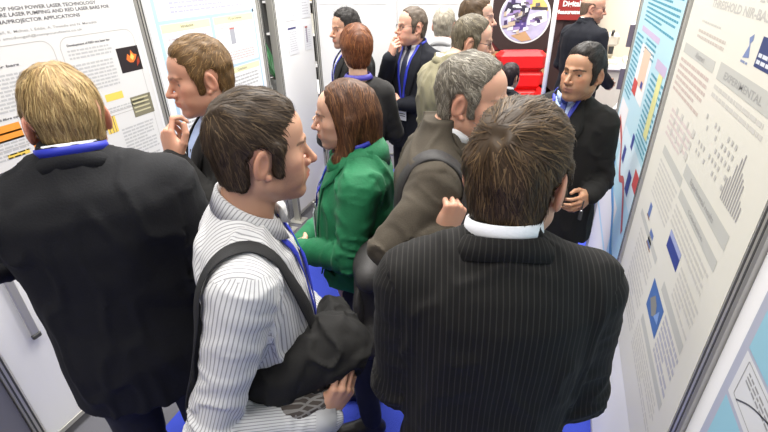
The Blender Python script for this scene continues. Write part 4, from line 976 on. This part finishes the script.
# 7 man with glasses and a hand at his mouth
ar = {'R': ((.175, -.01, 1.40), (.20, .12, 1.18), (.055, .2, 1.44), (-.25, -.1, 1), (-.5, -1, 0), 'chin', THUMB_CHIN), 'L': ((-.175, -.01, 1.40), (-.19, .02, 1.13), (-.02, .18, 1.14), (.9, .2, .1), (0, -1, 0), 'relax')}
r, M_, hg = person('grey-haired man with glasses in a dark suit, hand at his mouth', None, (-.930, 3.08, 1.61), 200, 2,
    dict(yaw=28, pitch=4, skin=(.6, .33, .24), brow=(.2, .14, .1), browk=.5, fat=.002),
    dict(vol=short_vol(0.004, 0.002, 0.003), poly=RECEDE, col=[(.16, .12, .09), (.24, .19, .15), (.1, .075, .055)], flow=flow_short(), len=.025), ar)
J, bv = suit(r, hg, ar, NAVY, seed=7)
suit_front(bv, J, r, NAVY, plain('pale_grey_shirt_cotton', (.55, .56, .62), .85), TIE_DARK, LANYARD, badge=BADGE)
spectacles(r, M_, FRAME_D); trousers(r, TROUSER)

# 8 man in the olive jacket
ar = {'R': ((.185, -.01, 1.40), (.25, .0, 1.13), (.2, .18, .98), (-.2, .8, -.3), (-1, 0, 0), 'relax'), 'L': ((-.185, -.01, 1.40), (-.25, .0, 1.13), (-.2, .18, .98), (.2, .8, -.3), (1, 0, 0), 'relax')}
r, M_, hg = person('man with receding greying hair in an olive-beige jacket', None, (-.428, 2.466, 1.611), 50, 2,
    dict(pos=(0, .12, 1.59), yaw=28, pitch=-8, skin=(.6, .34, .24)),
    dict(vol=short_vol(0.009, 0.004, 0.005), poly=RECEDE, col=[(.12, .095, .06), (.2, .165, .11), (.28, .24, .17), (.07, .055, .04)], flow=flow_short((.0, -.05, .12), .5, .4), len=.04, n=1600), ar)
J, bv = suit(r, hg, ar, OLIVE, seed=8, fold=.006)
spectacles(r, M_, FRAME_D); trousers(r, plain('khaki_trouser_cotton', (.1, .085, .06), .9))

# 9 people behind him
ar = {'R': ((.155, -.01, 1.40), (.18, -.02, 1.13), (.15, .04, .88), (-.2, .8, -.3), (-1, 0, 0), 'relax'), 'L': ((-.155, -.01, 1.40), (-.18, -.02, 1.13), (-.15, .04, .88), (.2, .8, -.3), (1, 0, 0), 'relax')}
r, M_, hg = person('white-haired person in pale grey by the white back panel', None, (-.795, 3.42, 1.585), 0, 2, dict(skin=(.6, .36, .27)),
    dict(vol=short_vol(0.009, 0.004, 0.005), poly=SHORT, col=[(.5, .45, .36), (.6, .56, .47), (.42, .36, .27)], flow=flow_short(), len=.04, n=900), ar)
J, bv = suit(r, hg, ar, plain('pale_grey_cotton', (.42, .42, .43), .9), slim(JACKET, .84, .84), seed=9); trousers(r, CHAR)
r, M_, hg = person('brown-haired man just behind the man in the olive jacket', None, (-.515, 3.09, 1.665), 85, 2, dict(skin=(.6, .36, .27)),
    dict(vol=short_vol(0.010, 0.004, 0.005), poly=SHORT, col=[(.10, .06, .03), (.15, .09, .045), (.07, .04, .02)], flow=flow_short(), len=.04, n=900), ar)
J, bv = suit(r, hg, ar, CHAR, slim(JACKET, .84, .84), seed=10); trousers(r, TROUSER)
r, M_, hg = person('black-haired person in a dark jacket in front of the red chair', None, (-.30, 3.43, 1.25), 25, 2, dict(skin=(.45, .27, .19), fem=1),
    dict(vol=short_vol(0.011, 0.006, 0.006), poly=SHORT, col=[(.016, .012, .014), (.03, .02, .024), (.05, .03, .035)], flow=flow_down(), len=.05, n=900), ar)
J, bv = suit(r, hg, ar, NAVY, slim(JACKET, .84, .84), seed=12); trousers(r, TROUSER)

# 10 grey-haired man in brown tweed
ar = {'R': ((.185, -.01, 1.40), (.30, -.12, 1.27), (.262, .02, 1.30), (-.15, .28, .9), (-.75, -.55, -.1), 'fist', THUMB_FIST),
      'L': ((-.185, -.01, 1.40), (-.25, .0, 1.13), (-.2, .18, .98), (.2, .8, -.3), (1, 0, 0), 'relax')}
r, M_, hg = person('grey-haired man in a brown tweed jacket gripping his bag strap', None, (-.218, 1.304, 1.613), 80, 0,
    dict(pos=(0, .065, 1.60), yaw=14, pitch=-6, skin=(.58, .32, .22), brow=(.2, .16, .13), browk=.5, stubble=.1),
    dict(vol=short_vol(0.009, 0.004, 0.005), poly=RECEDE, col=[(.17, .15, .115), (.26, .235, .19), (.1, .085, .065), (.36, .33, .27)], flow=flow_short((.0, -.06, .11), .5, .5), len=.04, n=4200, messy=.4), ar)
tweed_root, tweed_ar = r, ar
J, bv10 = suit(r, hg, ar, TWEED, seed=13, fold=.006, T=Matrix.Translation((0, .028, -.004)))
suit_front(bv10, J, r, TWEED, BLUE_SHIRT); trousers(r, TROUSER)

# 11 man with his back to the camera
ar = {'R': ((.16, -.01, 1.40), (.19, .0, 1.13), (.18, .15, .92), (-.2, .6, -.7), (-1, 0, 0), 'relax'), 'L': ((-.16, -.01, 1.40), (-.18, .01, 1.13), (-.18, .15, .92), (.2, .6, -.7), (1, 0, 0), 'relax')}
r, M_, hg = person('man with brown hair in a charcoal pinstripe suit, back turned, nearest', None, (-.036, .747, 1.626), -15, 0,
    dict(pos=(.02, .035, 1.592), yaw=31, pitch=-4, skin=(.60, .34, .23)),
    dict(vol=short_vol(0.012, 0.005, 0.006), poly=SHORT, col=[(.05, .028, .013), (.075, .044, .02), (.036, .021, .010), (.12, .074, .034)], flow=flow_short((-.012, -.075, .1), .45, .6), len=.055, n=7000, messy=.28, width=.0012), ar)
J, bv = suit(r, hg, ar, PIN, slim(JACKET, .86, .95), seed=14, fold=.0035, rad=(.062, .054, .046))
trousers(r, TROUSER)

# 12 man with the blue tie
ar = {'L': ((-.165, -.01, 1.40), (-.205, -.03, 1.13), (-.215, .10, 1.09), (.05, .8, -.1), (1, 0, -.2), 'hold'), 'R': ((.185, -.01, 1.40), (.25, .0, 1.13), (.2, .16, .95), (-.1, .6, -.8), (-1, 0, 0), 'relax')}
r, M_, hg = person('young man with black hair and blue tie in a dark suit, facing us', None, (0.115, 2.153, 1.537), 205, 1,
    dict(pos=(-.05, .03, 1.615), yaw=10, pitch=5, skin=(.42, .225, .135), stubble=.35, brow=(.012, .009, .008), browk=.95, iris=(.03, .018, .012), lip=(.3, .13, .1)),
    dict(vol=short_vol(0.014, 0.005, 0.004), poly=SHORT, col=[(.014, .011, .010), (.026, .02, .017), (.04, .031, .026)], flow=flow_short((.0, -.05, .12), .5, .4), len=.05, messy=.35), ar)
J, bv = suit(r, hg, ar, CHAR, seed=15, shirtm=BLUE_SHIRT)
suit_front(bv, J, r, CHAR, BLUE_SHIRT, TIE_BLUE, LANYARD); trousers(r, TROUSER)
blue_tie = r

# 13 bald man further back
ar = {'R': ((.185, -.01, 1.40), (.25, -.02, 1.13), (.2, .18, 1.0), (-.2, .8, -.3), (-1, 0, 0), 'relax'), 'L': ((-.185, -.01, 1.40), (-.25, .0, 1.13), (-.2, .18, .98), (.2, .8, -.3), (1, 0, 0), 'relax')}
r, M_, hg = person('bald man with glasses in a dark suit by the red exhibition stand', None, (.223, 4.639, 1.615), 48, 2,
    dict(yaw=40, pitch=-6, skin=(.55, .3, .21), stubble=.25, browk=.5),
    dict(vol=[ell((0, -.0095, .038), (.078, .095, .0885)), ell((0, -.031, -.022), (.061, .062, .07))], poly=FRINGE, col=[(.2, .13, .09), (.25, .17, .12)], flow=flow_down(), len=.01, n=500, rag=.0005, lift=.0005), ar)
J, bv = suit(r, hg, ar, NAVY, seed=16)
suit_front(bv, J, r, NAVY, WHITE_SHIRT); spectacles(r, M_, FRAME_D); trousers(r, TROUSER)
# ------------------------------------------------------------------ exhibition stand beyond the aisle
STANDRED = plain('stand_dark_red', (0.13, 0.012, 0.012), .5); STANDRED2 = plain('stand_red', (0.26, .018, .015), .5); STANDBROWN = plain('stand_brown', (.035, .018, .016), .5)
RED = plain('red_leather', (0.62, 0.015, 0.015), .38, bump=.1, bscale=80); WHITEP = plain('white_gloss', (.8, .8, .8), .35); CHROME = plain('chrome', (.6, .6, .6), .2, 1.0)
YS = 6.5
t = empty('exhibition_stand_wall', (0, YS, 0)); tag(t, 'dark red stand wall with a round laboratory photo and red signs', 'stand wall')
box('wall_panel', (-1.0, 0, 0), (.31, .08, 2.5), STANDBROWN, t)
box('upper_panel', (-.95, -.012, .98), (-.12, -.001, 2.45), STANDRED, t); box('lower_panel', (-.95, -.012, .05), (-.12, -.001, .96), plain('warm_wood', (.45, .24, .11), .5), t)
cx, cz, R = -.465, 1.385, .295
def disc(r, y, n=48): return [(cx + r * math.cos(2 * math.pi * k / n), y, cz + r * math.sin(2 * math.pi * k / n)) for k in range(n)]
MB().loft([disc(R + .19, -.014), disc(R + .19, -.02), disc(R + .19, -.022)]).obj('dark_ring', STANDBROWN, t); MB().loft([disc(R + .02, -.022), disc(R + .02, -.026)]).obj('round_frame', WHITEP, t)
pic = MB().loft([disc(R, -.026), disc(R, -.03)]).obj('round_photo', plain('photo_lilac', (.45, .42, .60), .4, var=.4, bscale=9), t)
def seg(name, col, pts):
    P = []
    for x, z in pts:
        d = math.hypot(x, z); k = min(1, .99 / d) if d > 0 else 1; P.append((cx + x * k * R, -.0312 - .0003 * len(pic.children), cz + z * k * R))
    MB().add(P, [tuple(range(len(P)))]).obj(name, ink(col), pic)
seg('yellow_wall', (.66, .50, .16), [(.05, .99), (.3, .95), (.6, .8), (.85, .5), (.95, .25), (.2, .35)]); seg('dark_machine', (.03, .025, .05), [(-.75, .6), (-.2, .55), (.2, .35), (.1, -.1), (-.2, -.2), (-.55, .1), (-.9, .15)])
seg('violet_machine', (.08, .05, .22), [(-.4, -.15), (.1, -.1), (.1, -.45), (-.3, -.6), (-.5, -.4)]); seg('white_bench', (.72, .72, .78), [(.2, .1), (.85, .3), (.95, -.1), (.5, -.35), (.12, -.2)]); seg('bright_tray', (.78, .78, .8), [(-.7, .0), (-.1, .2), (-.1, .05), (-.65, -.18)]); seg('dark_bench', (.05, .04, .05), [(.25, .42), (.9, .4), (.9, .28), (.25, .3)])
seg('orange_floor', (.5, .3, .16), [(-.5, -.75), (.1, -.55), (.4, -.9), (0, -.99)]); seg('white_part', (.7, .68, .75), [(-.85, .1), (-.72, .35), (-.6, .3), (-.7, .05)])
box('red_sign', (-.80, -.03, .62), (-.36, -.012, .80), STANDRED2, t); box('red_sign', (-.12, -.05, 1.36), (.36, -.001, 1.62), STANDRED2, t)
for s_, x, z, sz in (('Photon', -.68, .735, .075), ('Instruments', -.72, .66, .055), ('Digital', -.03, 1.515, .085), ('Measurement', -.10, 1.43, .065)):
    V, F = text_geom(s_, sz, .003); k = {'Digital': .2, 'Measurement': .34}.get(s_); V = V * [k / (V[:, 0].max() - V[:, 0].min()), 1] if k else V; MB().add([(x + v[0], -.034 if x < -.3 else -.054, z + v[1]) for v in V], F).obj('lettering', ink((.8, .78, .76)), t)
MB().tube([(.02, -.06, 1.08), (.12, -.06, 1.2), (.2, -.06, 1.26), (.3, -.06, 1.28)], .05, 10).obj('red_swoosh', STANDRED2, t, smooth=True)
rr = random.Random(5)
for k in range(34):
    a, d = rr.uniform(0, 6.28), rr.uniform(.1, .8); x, z = d * math.cos(a) - .1, d * math.sin(a); w, h = rr.uniform(.04, .16), rr.uniform(.03, .12)
    seg('lab_detail', rr.choice([(.7, .68, .78), (.05, .03, .1), (.3, .22, .45), (.12, .1, .12), (.5, .4, .3), (.78, .78, .8)]), [(x - w, z - h), (x + w, z - h * rr.uniform(.2, 1)), (x + w * rr.uniform(.5, 1), z + h), (x - w, z + h * rr.uniform(.3, 1))])
# white poles
for x, y, lb in ((-.075, 4.5, 'slim white pole left of the bald man'), (-.60, 4.3, 'slim white pole at the end of the white wall'), (-.66, 4.75, 'slim white pole behind the end of the white wall')):
    o = empty('white_pole', (x, y, 0)); tag(o, lb, 'pole', 'white stand poles'); MB().tube([(0, 0, .02), (0, 0, 2.6)], .02, 12).obj('tube', WHITEP, o, smooth=True); MB().lathe([(.001, .002), (.09, .002), (.09, .012), (.03, .022), (.001, .022)]).obj('base', WHITEP, o)
# red armchairs
def armchair(x, y, rz, label, s=1.0):
    t = empty('red_armchair', (x, y, 0), rz); tag(t, label, 'armchair', None); t.scale = (s,) * 3
    MB().box((-.22, -.28, .22), (.22, .26, .46), bev=.05).obj('seat', RED, t)
    b = MB()
    for k in range(3): b.box((-.27, .2 - .012 * k, .42 + .2 * k), (.27, .36 + .012 * k, .63 + .2 * k), bev=.045)
    b.obj('backrest', RED, t)
    for g in (-1, 1): MB().box((g * .25 - .055, -.28, .2), (g * .25 + .055, .33, .68), bev=.045).obj('armrest', RED, t)
    for gx in (-1, 1):
        for gy in (-1, 1): MB().tube([(gx * .24, gy * .23, .22), (gx * .25, gy * .24, 0)], .016, 8).obj('leg', CHROME, t)
    return t
armchair(-.33, 5.45, .25, 'red armchair with a ribbed back below the round photo', 1.06)
# counter with instruments behind the bald man
CREAMP = plain('cream_instrument_plastic', (.66, .60, .48), .45)
t = empty('demo_counter', (1.05, 6.1, 0)); tag(t, 'pale counter behind the bald man', 'counter')
box('worktop', (-.65, -.3, .9), (.75, .3, .95), WHITEP, t, bev=.008); box('cabinet', (-.6, -.26, .02), (.7, .26, .9), plain('pale_laminate', (.62, .58, .52), .5), t, bev=.006); box('plinth', (-.58, -.24, 0), (.68, .24, .02), DARKLINE, t)
for i, (x, y, w, h) in enumerate(((.56, 6.0, .2, .26), (.84, 6.08, .24, .4), (1.16, 6.02, .22, .3), (1.44, 6.1, .2, .45))):
    m = empty('microscope', (x, y, .95)); tag(m, ('low cream instrument at the left end of the counter', 'tall cream instrument beside the bald man', 'squat cream instrument in the middle of the counter', 'tallest cream instrument at the right of the counter')[i], 'instrument', 'instruments on the counter')
    box('base', (-w / 2, -.13, 0), (w / 2, .13, .05), CREAMP, m, bev=.012); box('column', (-w * .2, .03, .05), (w * .2, .12, h), CREAMP, m, bev=.015); box('head', (-w * .32, -.12, h - .07), (w * .32, .12, h + .06), CREAMP, m, bev=.025)
    MB().tube([(0, -.07, h - .07), (0, -.07, h - .15)], .025, 12).obj('objective', DARKLINE, m, smooth=True); MB().tube([(-.02, -.1, h + .05), (-.02, -.17, h + .1)], .016, 10).obj('eyepiece', DARKLINE, m, smooth=True)
box_ = empty('backdrop_screen', (1.3, 6.95, 0)); tag(box_, 'warm beige screen behind the counter of instruments', 'screen'); box('screen_panel', (-1.1, 0, .02), (1.8, .05, 2.4), WARM, box_); box('foot', (-1.0, -.15, 0), (1.7, .2, .02), ALU, box_)
# brochure rack past the end of the right wall
RACK = plain('rack_grey_violet', (.13, .11, .14), .5)
t = empty('brochure_rack', (.80, 4.55, 0), -.25); tag(t, 'white literature rack with dark shelf ends beside the light blue poster board', 'rack')
for x in (-.22, .22): MB().tube([(x, .1, .02), (x, .1, 2.1)], .014, 10).obj('upright', WHITEP, t, smooth=True)
box('base', (-.26, -.16, 0), (.26, .2, .02), WHITEP, t, bev=.004)
for i, z in enumerate((.45, .8, 1.15, 1.5)):
    s = box('shelf', (-.24, -.16, z), (.24, .1, z + .015), WHITEP, t, bev=.003); box('shelf_front', (-.24, -.175, z - .16), (.24, -.16, z + .015), RACK, s, bev=.003)
for i, (z, dx, c, lb) in enumerate(((1.515, -.10, (.05, .05, .06), 'dark leaflet stack on the top rack shelf'), (1.515, .1, (.75, .75, .76), 'white leaflet stack on the top rack shelf'), (1.165, -.08, (.78, .78, .78), 'white leaflet stack on the second rack shelf'), (.815, -.05, (.74, .78, .84), 'pale blue leaflet stack on the third rack shelf'), (.465, .0, (.76, .76, .76), 'white leaflet stack on the lowest rack shelf'))):
    a = -.25; X = .80 + dx * math.cos(a) + .03 * math.sin(a); Y = 4.55 + dx * math.sin(a) - .03 * math.cos(a)
    o = empty('leaflet_stack', (X, Y, z), -.25 + .1 * i); tag(o, lb, 'leaflets', 'leaflets on the rack')
    b = MB(); b.box((-.075, -.1, 0), (.075, .1, .03 + .01 * (i % 2)), bev=.002).obj('pile', plain('leaflet_paper', c, .5), o)
    MB().box((-.06, -.08, .03 + .01 * (i % 2)), (.05, .02, .0312 + .01 * (i % 2))).obj('cover_print', ink((.35, .36, .42)), o)
# what shows through the gap in the left wall
t = empty('side_table', (-3.0, 4.4, 0)); tag(t, 'dark-draped table seen through the gap in the left wall', 'table')
box('tabletop', (-.5, -.8, .72), (.5, .8, .75), WHITEP, t, bev=.004); box('drape', (-.49, -.79, .02), (.49, .79, .72), plain('navy_drape', (.012, .014, .04), .9), t, bev=.01)
o = empty('green_plant', (-2.98, 4.55, .75)); tag(o, 'small green plant in a dark pot seen through the left wall gap', 'plant')
MB().lathe([(.001, 0), (.07, 0), (.09, .14), (.08, .14), (.001, .12)], seg=18).obj('pot', DARKLINE, o, smooth=True); b = MB()
for k in range(40):
    a = random.uniform(0, 6.28); l = random.uniform(.12, .25); z = random.uniform(.2, .42); d = Vector((math.cos(a), math.sin(a), 0)); s_ = Vector((-d.y, d.x, 0)) * .025; c0 = Vector((0, 0, .12))
    b.add([c0, c0 + d * l * .5 + s_ + Vector((0, 0, z * .6)), c0 + d * l + Vector((0, 0, z)), c0 + d * l * .5 - s_ + Vector((0, 0, z * .6))], [(0, 1, 2, 3)])
b.obj('leaves', plain('leaf_green', (.03, .16, .05), .5), o)
t = empty('dark_shelf_unit', (-3.25, 5.7, 0)); tag(t, 'dark shelf unit behind the draped table, through the gap', 'shelf unit')
box('back_panel', (-.6, .3, .02), (.6, .33, 2.1), DARKLINE, t)
for x in (-.6, .57): box('side_panel', (x, 0, 0), (x + .03, .33, 2.1), DARKLINE, t)
for z in (.4, .8, 1.2, 1.6, 2.07): box('shelf', (-.57, 0, z), (.57, .3, z + .025), WHITEP, t)
for i, (x, z, c, lb) in enumerate(((-.3, 1.225, (.55, .35, .12), 'orange carton on the upper shelf through the gap'), (.1, 1.225, (.6, .58, .5), 'cream carton on the upper shelf through the gap'), (-.2, .825, (.5, .42, .3), 'tan carton on the middle shelf through the gap'), (.2, 1.625, (.6, .42, .15), 'amber carton on the top shelf through the gap'))):
    o = empty('carton', (-3.25 + x, 5.84, z)); tag(o, lb, 'carton', 'cartons on the dark shelves'); box('body', (-.14, -.1, 0), (.14, .1, .24), plain('carton_board', c, .7), o, bev=.004); box('tape', (-.142, -.02, .1), (.142, .02, .2415), CREAMP, o)
# ------------------------------------------------------------------ things people carry
# black jacket and tweed scarf hugged by the man in the striped shirt
def blob(prims, h, k, disp, name, m, root, uv=False):
    lo = np.min([p[1] for p in prims], 0) - .03; hi = np.max([p[2] for p in prims], 0) + .03; F = Field(lo, hi, h)
    for p in prims: F.add(p, k)
    F.disp(disp); V, Q, L = F.mesh(); V, Q = np.asarray(V), Q
    return like(mk(name, V, Q, m, None, uv=cloth_uv(V, Q, L, {}) if uv else None), root)
def drape(x, y, z, l):
    n = vnoise(x * 22, y * 16 + z * 20, z * 12 - y * 16); return -.012 * np.clip(1 - np.abs(2 * n - 1) * 2.4, 0, 1) + .008 * (vnoise(x * 9, y * 9, z * 9) - .5)
o = blob([ell((.155, .05, 1.125), (.05, .10, .062), rotm(8, 0, 10)), ell((.09, .135, 1.145), (.075, .09, .075), rotm(-12, 0, 0)), ell((.06, .18, 1.11), (.075, .065, .07)), ell((-.03, .16, 1.08), (.12, .05, .08))], .006, .04, drape, 'folded_jacket', plain('black_jacket_twill', (.012, .0115, .011), .85, bump=.2, bscale=200, spec=.3), striped_man)
tag(o, 'folded black jacket hugged against the striped shirt', 'jacket')
o = blob([ell((.185, .035, 1.055), (.045, .085, .034), rotm(6, 0, 8)), ell((.12, .10, 1.045), (.08, .07, .045))], .005, .02, lambda x, y, z, l: -.006 * np.clip(1 - np.abs(2 * vnoise(x * 30, y * 20, z * 60) - 1) * 2.4, 0, 1), 'scarf', striped('grey_brown_check_wool', (.075, .062, .055), (.22, .21, .20), .012, .3, .95, check=1), striped_man, uv=True)
tag(o, 'grey-brown checked scarf tucked under the folded black jacket', 'scarf')
# his shoulder bag
b3 = BVHTree.FromPolygons(V3.tolist(), Q3.tolist())
F = Field((.2, -.33, .52), (.38, .08, .92), .008); F.add(cone((.29, -.24, .6), (.29, -.02, .6), .05), 0).add(cone((.29, -.24, .83), (.29, -.02, .83), .045), .0)
F.add(ell((.29, -.13, .71), (.06, .16, .17)), .03); V, Q, L = F.mesh()
bag = like(mk('shoulder_bag', V, Q, BLACKW, None), striped_man); tag(bag, 'black bag on a wide strap over the striped-shirt shoulder', 'bag')
ribbon(b3, [(.085, .12, 1.19), (.095, .10, 1.28), (.115, .06, 1.39), (.135, .0, 1.46), (.165, -.05, 1.465), (.195, -.085, 1.40), (.215, -.115, 1.28), (.225, -.15, 1.1), (.25, -.16, .86)], .034, .010, BLACKW, 'strap', bag)
ribbon(b3, [(.085, .12, 1.19), (.13, .125, 1.08), (.2, .06, .95), (.27, -.0, .84)], .03, .006, BLACKW, 'strap', bag, snap=.03)
# backpack of the man in tweed
V, Q, L, seg = garment(JACKET, tweed_ar, .01, (.068, .058, .047), 0); bt = BVHTree.FromPolygons(V.tolist(), Q.tolist())
F = Field((-.2, -.44, .72), (.32, -.05, 1.26), .008)
for z0, z1, yy, rr in ((.84, 1.10, -.205, .052), ): F.add(cone((.02, yy, z0), (.22, yy, z0), rr), 0).add(cone((.03, yy, z1), (.21, yy, z1), rr * .9), 0).add(cone((.12, yy, .86), (.12, yy, 1.08), .07), .05)
F.disp(lambda x, y, z, l: .012 * (vnoise(x * 14, y * 14, z * 14) - .5))
V, Q, L = F.mesh(); PACK = plain('charcoal_nylon', (.028, .026, .026), .65, bump=.25, bscale=300)
pk = like(mk('backpack', V, Q, PACK, None), tweed_root); tag(pk, 'dark grey backpack slung on the tweed jacket shoulder', 'backpack')
F = Field((-.12, -.42, .74), (.26, -.24, 1.08), .008); F.add(ell((.12, -.255, .93), (.10, .025, .11)), 0); V, Q, L = F.mesh(); mk('front_pocket', V, Q, PACK, pk)
ribbon(bt, [(.12, -.19, 1.13), (.14, -.15, 1.3), (.145, -.09, 1.43), (.15, -.02, 1.47), (.17, .035, 1.40), (.19, .04, 1.31), (.195, .05, 1.22), (.19, .07, 1.14)], .05, .006, PACK, 'shoulder_strap', pk, thick=.008)
ribbon(bt, [(.15, .14, 1.18), (.18, .10, 1.05), (.2, -.02, .98), (.17, -.16, .95)], .022, .006, BLACKW, 'lower_strap', pk)
# small key fob hanging from the hand of the man with the blue tie
o = like(empty('key_fob', (0, 0, 0)), blue_tie); tag(o, 'small dark key fob hanging from the hand of the young man in blue tie', 'key fob')
MB().tube([(-.225, .19, 1.10), (-.224, .195, 1.05)], .003, 8).obj('cord', DARKLINE, o); MB().box((-.232, .19, 1.0), (-.216, .2, 1.05), bev=.003).obj('fob', DARKLINE, o)
MB().lathe([(.004, 1.045), (.006, 1.047), (.006, 1.051), (.004, 1.053)], (-.224, .195, 0), 12).obj('ring', CHROME, o)
